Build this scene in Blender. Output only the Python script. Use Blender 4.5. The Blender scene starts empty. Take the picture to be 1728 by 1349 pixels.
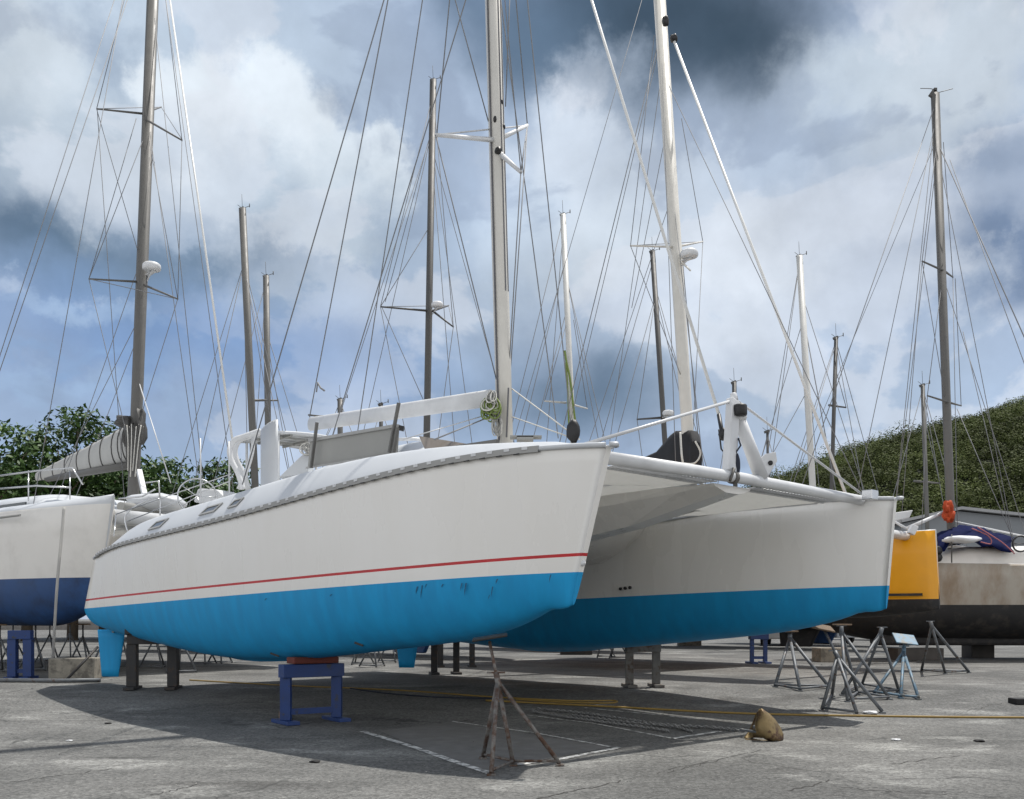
import bpy, math, random
import numpy as np
from mathutils import Vector, Matrix
random.seed(7)
rnd = random.Random(11)
S = bpy.context.scene
COL = S.collection
# ---------------------------------------------------------------- camera
F = 1650.0; EYE = 1.6; HOR = 1044.0; CXP = 864.0
cd = bpy.data.cameras.new('camera'); cam = bpy.data.objects.new('camera', cd); COL.objects.link(cam)
cam.location = (0, 0, EYE); cam.rotation_euler = (math.radians(90), 0, 0)
cd.sensor_fit = 'HORIZONTAL'; cd.sensor_width = 36; cd.lens = 36 * F / 1728.0
cd.shift_y = (HOR - 674.5) / 1728.0; cd.clip_start = 0.1; cd.clip_end = 5000
S.camera = cam
# ---------------------------------------------------------------- light
SUNV = Vector((0.30, 0.285, 1.0)).normalized()
sd = bpy.data.lights.new('sun', 'SUN'); sun = bpy.data.objects.new('sun', sd); COL.objects.link(sun)
sd.energy = 4.6; sd.angle = math.radians(0.6); sd.color = (1.0, 0.96, 0.9)
sun.rotation_euler = SUNV.to_track_quat('Z', 'Y').to_euler(); sun.location = (5, 5, 40)
S.view_settings.view_transform = 'Standard'; S.view_settings.look = 'None'
S.view_settings.exposure = 0.0; S.view_settings.gamma = 1.0
def s2l(c): return tuple((x / 255.0 / 12.92) if x <= 10 else ((x / 255.0 + 0.055) / 1.055) ** 2.4 for x in c)
W = bpy.data.worlds.new('World'); S.world = W; W.use_nodes = True
def build_world():
    nt = W.node_tree; N = nt.nodes; L = nt.links; N.clear()
    out = N.new('ShaderNodeOutputWorld'); bg = N.new('ShaderNodeBackground'); L.new(bg.outputs[0], out.inputs[0])
    BS = 0.12; bg.inputs['Strength'].default_value = BS
    sky = N.new('ShaderNodeTexSky'); sky.sky_type = 'NISHITA'; sky.sun_disc = False
    sky.sun_elevation = math.asin(SUNV.z); sky.sun_rotation = math.atan2(SUNV.x, SUNV.y)
    tc = N.new('ShaderNodeTexCoord')
    n1 = N.new('ShaderNodeTexNoise'); n1.inputs['Scale'].default_value = 5.5; n1.inputs['Detail'].default_value = 7; n1.inputs['Roughness'].default_value = 0.56
    L.new(tc.outputs['Generated'], n1.inputs['Vector'])
    sub = N.new('ShaderNodeVectorMath'); sub.operation = 'SUBTRACT'; sub.inputs[1].default_value = (0.5, 0.5, 0.5); L.new(n1.outputs['Color'], sub.inputs[0])
    sc = N.new('ShaderNodeVectorMath'); sc.operation = 'SCALE'; sc.inputs['Scale'].default_value = 0.17; L.new(sub.outputs[0], sc.inputs[0])
    dd = N.new('ShaderNodeVectorMath'); dd.operation = 'ADD'; L.new(tc.outputs['Generated'], dd.inputs[0]); L.new(sc.outputs[0], dd.inputs[1])
    # finer-edged direction for the cumulus outlines
    n2 = N.new('ShaderNodeTexNoise'); n2.inputs['Scale'].default_value = 11; n2.inputs['Detail'].default_value = 10; n2.inputs['Roughness'].default_value = 0.62
    L.new(tc.outputs['Generated'], n2.inputs['Vector'])
    sub2 = N.new('ShaderNodeVectorMath'); sub2.operation = 'SUBTRACT'; sub2.inputs[1].default_value = (0.5, 0.5, 0.5); L.new(n2.outputs['Color'], sub2.inputs[0])
    sc2 = N.new('ShaderNodeVectorMath'); sc2.operation = 'SCALE'; sc2.inputs['Scale'].default_value = 0.15; L.new(sub2.outputs[0], sc2.inputs[0])
    d2 = N.new('ShaderNodeVectorMath'); d2.operation = 'ADD'; L.new(tc.outputs['Generated'], d2.inputs[0]); L.new(sc2.outputs[0], d2.inputs[1])
    # haze low in the sky over the blue Nishita dome
    m0 = N.new('ShaderNodeMix'); m0.data_type = 'RGBA'; m0.inputs['Factor'].default_value = 0.72
    L.new(sky.outputs[0], m0.inputs['A']); m0.inputs['B'].default_value = tuple(v / BS for v in s2l((160, 180, 212))) + (1,)
    cur = m0.outputs['Result']
    def dirp(x, y): return Vector(((x - CXP) / F, 1.0, (HOR - y) / F)).normalized()
    def blob(x, y, rx, ry, c, hard, op, src=dd):
        nonlocal cur
        c = tuple(max(5, (v - 175) * 1.14 + 175 + k) for v, k in zip(c, (-3, -1, -4)))
        cdv = dirp(x, y); k = cdv.y  # angular size factor
        a = N.new('ShaderNodeVectorMath'); a.operation = 'SUBTRACT'; L.new(src.outputs[0], a.inputs[0]); a.inputs[1].default_value = cdv
        b = N.new('ShaderNodeVectorMath'); b.operation = 'MULTIPLY'; L.new(a.outputs[0], b.inputs[0])
        sx = F / rx / k; sz = F / ry / k; b.inputs[1].default_value = (sx, min(sx, sz), sz)
        ln = N.new('ShaderNodeVectorMath'); ln.operation = 'LENGTH'; L.new(b.outputs[0], ln.inputs[0])
        mr = N.new('ShaderNodeMapRange'); mr.interpolation_type = 'SMOOTHSTEP'; L.new(ln.outputs['Value'], mr.inputs['Value'])
        mr.inputs['From Min'].default_value = hard; mr.inputs['From Max'].default_value = 1.0 + (1 - hard) * 0.35
        mr.inputs['To Min'].default_value = op; mr.inputs['To Max'].default_value = 0.0
        m = N.new('ShaderNodeMix'); m.data_type = 'RGBA'; L.new(mr.outputs[0], m.inputs['Factor']); L.new(cur, m.inputs['A'])
        m.inputs['B'].default_value = tuple(v / BS for v in s2l(c)) + (1,)
        cur = m.outputs['Result']
    B = [ # broad grey-blue layers first
     (330, 60, 560, 260, (196, 209, 228), .15, .95), (60, 180, 300, 230, (198, 208, 222), .2, .9),
     (1400, 330, 620, 420, (188, 200, 221), .2, .95), (820, 420, 420, 300, (182, 195, 216), .2, .9),
     (60, 415, 300, 105, (108, 126, 150), .0, 1.0), (350, 440, 260, 105, (122, 140, 164), .0, .95), (130, 500, 260, 60, (134, 156, 188), .0, .7),
     (250, 590, 330, 90, (128, 156, 200), .0, .7), (560, 590, 280, 90, (138, 164, 206), .0, .7),
     (1060, 20, 330, 175, (100, 117, 140), .1, 1.0), (1230, 60, 260, 175, (82, 96, 114), .05, 1.0), (900, 50, 140, 130, (108, 126, 150), .1, .9),
     (1300, 560, 330, 240, (196, 206, 224), .15, .85), (1560, 600, 300, 200, (176, 190, 214), .1, .8),
     (960, 655, 290, 100, (122, 139, 163), .0, 1.0), (1720, 420, 210, 120, (118, 136, 168), .05, .95), (1650, 280, 160, 60, (140, 156, 184), .0, .8)]
    for b in B: blob(*b)
    H = [ # crisp cumulus edges
     (205, 90, 60, 110, (160, 174, 196), .1, .8), (40, 90, 150, 110, (206, 214, 226), .4, .8), (110, 260, 170, 110, (186, 197, 213), .3, .8),
     (430, 225, 165, 130, (228, 235, 246), .74, .97), (330, 170, 90, 70, (224, 231, 242), .6, .9), (625, 285, 95, 80, (224, 232, 244), .74, .95), (560, 330, 150, 90, (214, 223, 236), .5, .9),
     (390, 330, 190, 95, (186, 199, 217), .1, .85), (620, 400, 190, 80, (166, 182, 206), .1, .7), (300, 380, 120, 60, (160, 176, 200), .1, .7),
     (560, 400, 110, 45, (196, 206, 220), .2, .7), (950, 275, 140, 120, (212, 220, 235), .4, .9), (1010, 150, 90, 60, (166, 178, 198), .2, .7),
     (1100, 330, 190, 100, (204, 213, 229), .3, .8), (1250, 420, 150, 90, (216, 224, 238), .4, .9), (1010, 420, 120, 90, (212, 220, 233), .3, .8), (880, 420, 90, 110, (198, 209, 226), .2, .7),
     (1620, 100, 230, 120, (208, 216, 228), .3, .85), (1440, 130, 130, 100, (196, 206, 220), .2, .8), (1340, 230, 110, 70, (184, 196, 216), .2, .7),
     (1440, 350, 170, 70, (206, 215, 232), .3, .8), (1540, 230, 120, 60, (200, 209, 224), .2, .7), (1600, 480, 150, 50, (190, 201, 220), .1, .7),
     (120, 525, 150, 24, (172, 192, 222), .1, .75), (110, 615, 200, 14, (150, 176, 214), .0, .6), (90, 660, 230, 26, (166, 187, 218), .1, .7),
     (560, 520, 150, 40, (168, 186, 214), .1, .6), (480, 470, 120, 40, (170, 186, 208), .1, .6), (1480, 690, 300, 90, (178, 193, 216), .1, .7), (1180, 560, 160, 60, (206, 215, 230), .3, .7), (830, 600, 120, 50, (160, 176, 202), .1, .6)]
    for b in H: blob(*b, src=d2)
    n4 = N.new('ShaderNodeTexNoise'); n4.inputs['Scale'].default_value = 5.2; n4.inputs['Detail'].default_value = 12; n4.inputs['Roughness'].default_value = 0.55; n4.inputs['Distortion'].default_value = .3
    mp4 = N.new('ShaderNodeMapping'); mp4.inputs['Location'].default_value = (2.3, .7, 1.9); mp4.inputs['Scale'].default_value = (1, 1, 1.5); L.new(tc.outputs['Generated'], mp4.inputs['Vector']); L.new(mp4.outputs[0], n4.inputs['Vector'])
    for a_, b_, t_, col_ in ((.50, .545, .42, (226, 232, 242)), (.42, .36, .38, (138, 154, 180))):
        r4 = N.new('ShaderNodeMapRange'); r4.interpolation_type = 'SMOOTHSTEP'; L.new(n4.outputs['Fac'], r4.inputs['Value']); r4.inputs['From Min'].default_value = a_; r4.inputs['From Max'].default_value = b_; r4.inputs['To Min'].default_value = 0; r4.inputs['To Max'].default_value = t_
        lum = N.new('ShaderNodeRGBToBW'); L.new(cur, lum.inputs[0]); r5 = N.new('ShaderNodeMapRange'); L.new(lum.outputs[0], r5.inputs['Value']); r5.inputs['From Min'].default_value = .30 / BS; r5.inputs['From Max'].default_value = .52 / BS; mu = N.new('ShaderNodeMath'); mu.operation = 'MULTIPLY'; L.new(r4.outputs[0], mu.inputs[0]); L.new(r5.outputs[0], mu.inputs[1])
        m = N.new('ShaderNodeMix'); m.data_type = 'RGBA'; L.new(mu.outputs[0], m.inputs['Factor']); L.new(cur, m.inputs['A']); m.inputs['B'].default_value = tuple(v / BS for v in s2l(col_)) + (1,); cur = m.outputs['Result']
    # unseen sky behind the camera, added as hull fill: bright low, dim overhead
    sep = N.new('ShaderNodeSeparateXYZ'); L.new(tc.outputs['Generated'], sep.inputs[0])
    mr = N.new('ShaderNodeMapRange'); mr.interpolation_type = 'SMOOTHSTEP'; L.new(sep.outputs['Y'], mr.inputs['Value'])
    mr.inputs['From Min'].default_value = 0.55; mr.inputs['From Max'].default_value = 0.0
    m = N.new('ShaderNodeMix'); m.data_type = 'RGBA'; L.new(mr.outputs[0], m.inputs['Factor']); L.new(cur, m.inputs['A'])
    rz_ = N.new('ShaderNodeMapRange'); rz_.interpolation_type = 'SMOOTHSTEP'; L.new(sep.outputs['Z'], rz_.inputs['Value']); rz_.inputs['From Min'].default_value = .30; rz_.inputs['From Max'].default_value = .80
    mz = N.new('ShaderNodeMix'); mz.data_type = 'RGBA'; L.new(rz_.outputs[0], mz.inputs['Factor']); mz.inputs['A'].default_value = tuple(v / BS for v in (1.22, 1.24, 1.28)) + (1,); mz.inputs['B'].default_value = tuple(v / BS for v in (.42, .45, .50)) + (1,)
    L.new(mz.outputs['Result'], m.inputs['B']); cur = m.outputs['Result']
    # soft internal modelling of the clouds
    n3 = N.new('ShaderNodeTexNoise'); n3.inputs['Scale'].default_value = 7; n3.inputs['Detail'].default_value = 8; n3.inputs['Roughness'].default_value = 0.58
    L.new(tc.outputs['Generated'], n3.inputs['Vector'])
    mr = N.new('ShaderNodeMapRange'); L.new(n3.outputs['Fac'], mr.inputs['Value'])
    mr.inputs['From Min'].default_value = .3; mr.inputs['From Max'].default_value = .7; mr.inputs['To Min'].default_value = .82; mr.inputs['To Max'].default_value = 1.16
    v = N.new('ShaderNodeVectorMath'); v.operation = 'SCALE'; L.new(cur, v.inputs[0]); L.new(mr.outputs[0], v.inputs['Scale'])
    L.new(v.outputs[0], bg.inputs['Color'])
build_world()
# ---------------------------------------------------------------- helpers
def zg(X, Y):
    t = min(1, max(0, (Y - 14.8) / 5.5)); return 0.22 * t * t * (3 - 2 * t)
def px(x, y, Y): return Vector(((x - CXP) / F * Y, Y, EYE - (y - HOR) / F * Y))
def gp(x, y, dz=0.0):
    Y = F * EYE / (y - HOR)
    for _ in range(30): Y = 0.5 * Y + 0.5 * F * (EYE - zg(0, Y)) / (y - HOR)
    X = (x - CXP) / F * Y
    return Vector((X, Y, zg(X, Y) + dz))
MATS = {}
def mat(name, col, rough=.5, metal=0., var=.12, vs=3., bump=0., bs=40., spec=.5, col2=None, c2amt=.5, c2scale=2., c2sharp=.15, aniso=None, extra=None):
    if name in MATS: return MATS[name]
    m = bpy.data.materials.new(name); m.use_nodes = True; nt = m.node_tree; N = nt.nodes; L = nt.links
    p = N['Principled BSDF']; p.inputs['Roughness'].default_value = rough; p.inputs['Metallic'].default_value = metal
    p.inputs['Specular IOR Level'].default_value = spec
    tc = N.new('ShaderNodeTexCoord'); src = tc.outputs['Object']
    if aniso:
        mp = N.new('ShaderNodeMapping'); mp.inputs['Scale'].default_value = aniso; L.new(src, mp.inputs['Vector']); src = mp.outputs[0]
    n = N.new('ShaderNodeTexNoise'); n.inputs['Scale'].default_value = vs; n.inputs['Detail'].default_value = 6; L.new(src, n.inputs['Vector'])
    mr = N.new('ShaderNodeMapRange'); mr.inputs['From Min'].default_value = .25; mr.inputs['From Max'].default_value = .75
    mr.inputs['To Min'].default_value = 1 - var; mr.inputs['To Max'].default_value = 1 + var; L.new(n.outputs['Fac'], mr.inputs['Value'])
    sc = N.new('ShaderNodeVectorMath'); sc.operation = 'SCALE'; sc.inputs[0].default_value = col[:3]; L.new(mr.outputs[0], sc.inputs['Scale'])
    cur = sc.outputs[0]
    if col2 is not None:
        n2 = N.new('ShaderNodeTexNoise'); n2.inputs['Scale'].default_value = c2scale; n2.inputs['Detail'].default_value = 7; n2.inputs['Roughness'].default_value = .65; L.new(src, n2.inputs['Vector'])
        r = N.new('ShaderNodeMapRange'); r.interpolation_type = 'SMOOTHSTEP'; th = 1 - c2amt
        r.inputs['From Min'].default_value = .3 + .4 * th - c2sharp / 2; r.inputs['From Max'].default_value = .3 + .4 * th + c2sharp / 2; L.new(n2.outputs['Fac'], r.inputs['Value'])
        mx = N.new('ShaderNodeMix'); mx.data_type = 'RGBA'; L.new(r.outputs[0], mx.inputs['Factor']); L.new(cur, mx.inputs['A']); mx.inputs['B'].default_value = tuple(col2[:3]) + (1,)
        cur = mx.outputs['Result']
    L.new(cur, p.inputs['Base Color'])
    r2 = N.new('ShaderNodeMapRange'); L.new(n.outputs['Fac'], r2.inputs['Value']); r2.inputs['To Min'].default_value = max(0, rough - .12); r2.inputs['To Max'].default_value = min(1, rough + .12); L.new(r2.outputs[0], p.inputs['Roughness'])
    if bump:
        nb = N.new('ShaderNodeTexNoise'); nb.inputs['Scale'].default_value = bs; nb.inputs['Detail'].default_value = 4; L.new(src, nb.inputs['Vector'])
        b = N.new('ShaderNodeBump'); b.inputs['Strength'].default_value = bump; b.inputs['Distance'].default_value = .02; L.new(nb.outputs['Fac'], b.inputs['Height']); L.new(b.outputs[0], p.inputs['Normal'])
    MATS[name] = m; return m
class MB:
    def __init__(s): s.v = []; s.f = []; s.m = []; s.s = []
    def add(s, vs, fs, mi=0, smooth=False):
        o = len(s.v); s.v += [Vector(q) for q in vs]; s.f += [tuple(i + o for i in f) for f in fs]; s.m += [mi] * len(fs); s.s += [smooth] * len(fs); return s
    def grid(s, rows, mi=0, smooth=True, closed=False, mis=None):
        nr = len(rows); nc = len(rows[0]); o = len(s.v)
        for r in rows: s.v += [Vector(q) for q in r]
        for i in range(nr - 1):
            for j in range(nc if closed else nc - 1):
                k = (j + 1) % nc
                s.f.append((o + i * nc + j, o + i * nc + k, o + (i + 1) * nc + k, o + (i + 1) * nc + j)); s.m.append(mis[j] if mis else mi); s.s.append(smooth)
        return s
    def tube(s, pts, r, n=8, mi=0, r2=None, caps=True, flat=None):
        pts = [Vector(p) for p in pts]; K = len(pts); rows = []; up = None
        for i, p in enumerate(pts):
            d = (pts[min(i + 1, K - 1)] - pts[max(i - 1, 0)]).normalized()
            if up is None:
                up = Vector((0, 0, 1)) if abs(d.z) < .9 else Vector((1, 0, 0))
                if flat: up = Vector(flat)
            a = d.cross(up).normalized(); b = a.cross(d).normalized(); up = b
            if isinstance(r, tuple): rx, ry = r
            else: rx = ry = r + (0 if r2 is None else (r2 - r) * i / (K - 1))
            rows.append([p + a * math.cos(2 * math.pi * j / n) * rx + b * math.sin(2 * math.pi * j / n) * ry for j in range(n)])
        o = len(s.v); s.grid(rows, mi, True, True)
        if caps:
            s.f.append(tuple(o + j for j in range(n))[::-1]); s.m.append(mi); s.s.append(False)
            s.f.append(tuple(o + (K - 1) * n + j for j in range(n))); s.m.append(mi); s.s.append(False)
        return s
    def bar(s, p, q, w, h, mi=0, up=(0, 0, 1)):
        p = Vector(p); q = Vector(q); d = (q - p).normalized(); u = Vector(up)
        if abs(d.dot(u)) > .98: u = Vector((1, 0, 0)) if abs(d.x) < .9 else Vector((0, 1, 0))
        a = d.cross(u).normalized() * w / 2; b = a.cross(d).normalized() * h / 2
        vs = [e + i * a + j * b for e in (p, q) for i, j in ((-1, -1), (1, -1), (1, 1), (-1, 1))]
        return s.add(vs, [(3, 2, 1, 0), (4, 5, 6, 7), (0, 1, 5, 4), (1, 2, 6, 5), (2, 3, 7, 6), (3, 0, 4, 7)], mi)
    def box(s, c, size, rz=0, mi=0):
        c = Vector(c); R = Matrix.Rotation(rz, 3, 'Z'); x, y, z = [q / 2 for q in size]
        vs = [c + R @ Vector((i * x, j * y, k * z)) for k in (-1, 1) for i, j in ((-1, -1), (1, -1), (1, 1), (-1, 1))]
        return s.add(vs, [(3, 2, 1, 0), (4, 5, 6, 7), (0, 1, 5, 4), (1, 2, 6, 5), (2, 3, 7, 6), (3, 0, 4, 7)], mi)
    def prism(s, poly, off, mi=0):
        n = len(poly); off = Vector(off); vs = [Vector(p) for p in poly] + [Vector(p) + off for p in poly]
        return s.add(vs, [tuple(range(n))[::-1], tuple(range(n, 2 * n))] + [(i, (i + 1) % n, n + (i + 1) % n, n + i) for i in range(n)], mi)
    def lathe(s, c, prof, n=16, mi=0, axis=(0, 0, 1)):
        c = Vector(c); ax = Vector(axis).normalized(); t = Vector((1, 0, 0)) if abs(ax.x) < .8 else Vector((0, 1, 0))
        a = ax.cross(t).normalized(); b = ax.cross(a)
        rows = [[c + ax * h + (a * math.cos(2 * math.pi * j / n) + b * math.sin(2 * math.pi * j / n)) * max(r, .0005) for j in range(n)] for r, h in prof]
        return s.grid(rows, mi, True, True)
    def blob(s, c, r, seed=0, n=8, amp=.2, mi=0):
        q = random.Random(seed); rows = []; c = Vector(c); r = Vector(r) if not isinstance(r, (int, float)) else Vector((r, r, r))
        ph = [q.random() * 6.28 for _ in range(4)]
        for i in range(n + 1):
            th = math.pi * i / n; row = []
            for j in range(n * 2):
                f = math.pi * j / n; k = 1 + amp * (math.sin(3 * f + ph[0]) * math.sin(2 * th + ph[1]) + .6 * math.sin(5 * f + ph[2]) * math.sin(4 * th + ph[3])) * math.sin(th)
                row.append(c + Vector((math.sin(th) * math.cos(f) * r.x * k, math.sin(th) * math.sin(f) * r.y * k, math.cos(th) * r.z * k)))
            rows.append(row)
        return s.grid(rows, mi, True, True)
    def build(s, name, mats, root=None, bevel=0, label=None, cat=None, group=None, kind=None):
        if not isinstance(mats, (list, tuple)): mats = [mats]
        if root is None:
            lo = Vector([min(v[i] for v in s.v) for i in range(3)]); hi = Vector([max(v[i] for v in s.v) for i in range(3)])
            org = Vector(((lo.x + hi.x) / 2, (lo.y + hi.y) / 2, lo.z))
        else: org = Vector(root['org'])
        me = bpy.data.meshes.new(name); me.from_pydata([tuple(v - org) for v in s.v], [], s.f)
        for m in mats: me.materials.append(m)
        me.polygons.foreach_set('material_index', s.m); me.polygons.foreach_set('use_smooth', s.s); me.update()
        o = bpy.data.objects.new(name, me); COL.objects.link(o)
        if root is None: o.location = org
        else: o.parent = root
        o['org'] = tuple(org)
        if bevel:
            b = o.modifiers.new('bevel', 'BEVEL'); b.width = bevel; b.segments = 2; b.limit_method = 'ANGLE'
        tag(o, label, cat, group, kind); return o
def tag(o, label=None, cat=None, group=None, kind=None):
    if label: o['label'] = label
    if cat: o['category'] = cat
    if group: o['group'] = group
    if kind: o['kind'] = kind
def thing(name, loc, label, cat, group=None):
    o = bpy.data.objects.new(name, None); COL.objects.link(o); o.location = loc; o['org'] = tuple(loc); o.empty_display_size = .3
    tag(o, label, cat, group); return o
def copy_tree(o, parent=None):
    c = o.copy(); COL.objects.link(c)
    if parent is not None: c.parent = parent
    for ch in [k for k in bpy.data.objects if k.parent == o]: copy_tree(ch, c)
    return c
# ---------------------------------------------------------------- materials
white = mat('gelcoat_topsides', (.80, .785, .75), .28, var=.02, vs=1.3, col2=(.765, .745, .70), c2amt=.3, c2scale=.7, c2sharp=.45, aniso=(1.4, 1.4, .45))
deckw = mat('deck_paint', (.54, .56, .58), .45, var=.03, vs=2.)
blue = mat('antifouling_blue', (.012, .30, .60), .62, var=.13, vs=1.3, bump=.05, bs=60, spec=.3, col2=(.013, .255, .53), c2amt=.3, c2scale=1.1, c2sharp=.45, aniso=(3.2, 3.2, .5))
scuff = mat('antifouling_scuff', (.01, .09, .19), .7)
red = mat('red_stripe', (.50, .02, .025), .4)
railg = mat('rail_grey', (.33, .33, .32), .55, var=.1)
railw = mat('rail_white', (.62, .63, .64), .45)
mastm = mat('mast_paint', (.62, .60, .55), .4, var=.05, vs=4)
mastd = mat('mast_track', (.12, .12, .13), .5)
alu = mat('mast_alu_grey', (.115, .112, .105), .55, metal=0, var=.08, vs=5)
alud = mat('mast_alu_dark', (.07, .068, .065), .55, metal=0, var=.08, vs=5)
aluw = mat('mast_white_far', (.55, .55, .53), .45, var=.05)
wire = mat('stay_wire', (.19, .195, .205), .6, metal=0, var=.05)
wirel = mat('stay_wire_bright', (.55, .56, .57), .4, metal=.1, var=.05)
foil = mat('furler_foil', (.72, .72, .70), .35, var=.05)
rope = mat('rope', (.58, .57, .53), .8, bump=.3, bs=150)
roped = mat('rope_dark', (.02, .025, .04), .8)
ropegn = mat('rope_green', (.17, .23, .06), .8, bump=.3, bs=150, var=.3, vs=20)
steel = mat('stainless', (.55, .56, .57), .25, metal=.8, var=.05)
canvasg = mat('canvas_grey', (.30, .30, .285), .85, bump=.15, bs=60, var=.05)
canvasw = mat('trampoline_cloth', (.60, .59, .565), .85, bump=.9, bs=3.0, var=.10, vs=2.5, aniso=(1.0, 1.0, 1.0))
def translucent(m, col, f):
    nt = m.node_tree; N = nt.nodes; L = nt.links; p = N['Principled BSDF']; out = [n for n in N if n.type == 'OUTPUT_MATERIAL'][0]
    t = N.new('ShaderNodeBsdfTranslucent'); t.inputs['Color'].default_value = col + (1,); mx = N.new('ShaderNodeMixShader'); mx.inputs[0].default_value = f
    L.new(p.outputs[0], mx.inputs[1]); L.new(t.outputs[0], mx.inputs[2]); L.new(mx.outputs[0], out.inputs['Surface'])
translucent(canvasw, (.74, .74, .72), .5)
black = mat('black_plastic', (.012, .012, .013), .5)
blackc = mat('black_canvas', (.012, .012, .014), .85, bump=.2, bs=30)
glass = mat('cabin_glass', (.035, .045, .05), .12, var=.05)
glassb = mat('tinted_saloon_glass', (.16, .14, .12), .2, var=.05)
navy = mat('antifouling_navy', (.014, .06, .18), .55, var=.12, vs=1.5, col2=(.009, .028, .08), c2amt=.35, c2scale=1.2, c2sharp=.3)
offw = mat('gelcoat_old', (.72, .70, .66), .4, var=.04, vs=1.1, col2=(.64, .62, .58), c2amt=.3, c2scale=1.4, c2sharp=.3)
yellow = mat('yellow_topsides', (.80, .36, .008), .35, var=.04)
bblack = mat('antifouling_black', (.018, .018, .019), .7, var=.3, vs=2, col2=(.045, .04, .036), c2amt=.3, c2scale=3, c2sharp=.2)
steelh = mat('bare_grey_topsides', (.40, .37, .32), .6, var=.07, vs=1.5, col2=(.26, .20, .14), c2amt=.36, c2scale=.9, c2sharp=.35, aniso=(1.5, 1.5, .6))
rusty = mat('rusty_galvanised', (.17, .165, .155), .65, metal=.2, var=.25, vs=9, col2=(.085, .045, .028), c2amt=.5, c2scale=11, c2sharp=.25, bump=.3, bs=60)
galv = mat('galvanised', (.13, .14, .15), .55, metal=.35, var=.2, vs=9, col2=(.09, .055, .035), c2amt=.22, c2scale=8, c2sharp=.12)
galvb = mat('blue_galvanised', (.10, .17, .23), .55, metal=.2, var=.2, vs=9, col2=(.13, .13, .12), c2amt=.4, c2scale=8)
standb = mat('blue_stand_paint', (.008, .036, .15), .5, var=.15, vs=6, col2=(.03, .035, .05), c2amt=.2, c2scale=10, c2sharp=.1)
standd = mat('dark_steel_stand', (.02, .02, .021), .6, var=.3, vs=6, col2=(.045, .03, .02), c2amt=.3, c2scale=7)
standg = mat('grey_steel_stand', (.12, .115, .105), .6, var=.3, vs=6, col2=(.07, .045, .03), c2amt=.3, c2scale=7)
redwood = mat('red_wood_block', (.13, .03, .02), .8, var=.2, vs=12, bump=.3, bs=30)
wood = mat('old_timber', (.16, .11, .07), .85, var=.25, vs=8, bump=.4, bs=30, aniso=(6, 1, 1))
conc = mat('concrete_block', (.26, .24, .20), .9, var=.2, vs=6, bump=.5, bs=40, col2=(.14, .13, .11), c2amt=.35, c2scale=4)
rubber = mat('rubber', (.012, .012, .012), .8)
bronze = mat('anchor_metal', (.20, .145, .065), .55, metal=.45, var=.25, vs=8, col2=(.07, .035, .02), c2amt=.35, c2scale=6, bump=.2, bs=50)
chainm = mat('chain_galvanised', (.24, .24, .235), .55, metal=.5, var=.3, vs=20)
hosey = mat('yellow_hose', (.26, .17, .04), .6, var=.1)
orange = mat('orange_bag', (.42, .06, .015), .85, bump=.6, bs=14, var=.25, vs=6)
tarp = mat('navy_tarp', (.006, .010, .05), .9, bump=.2, bs=12, var=.2, spec=.08)
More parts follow.
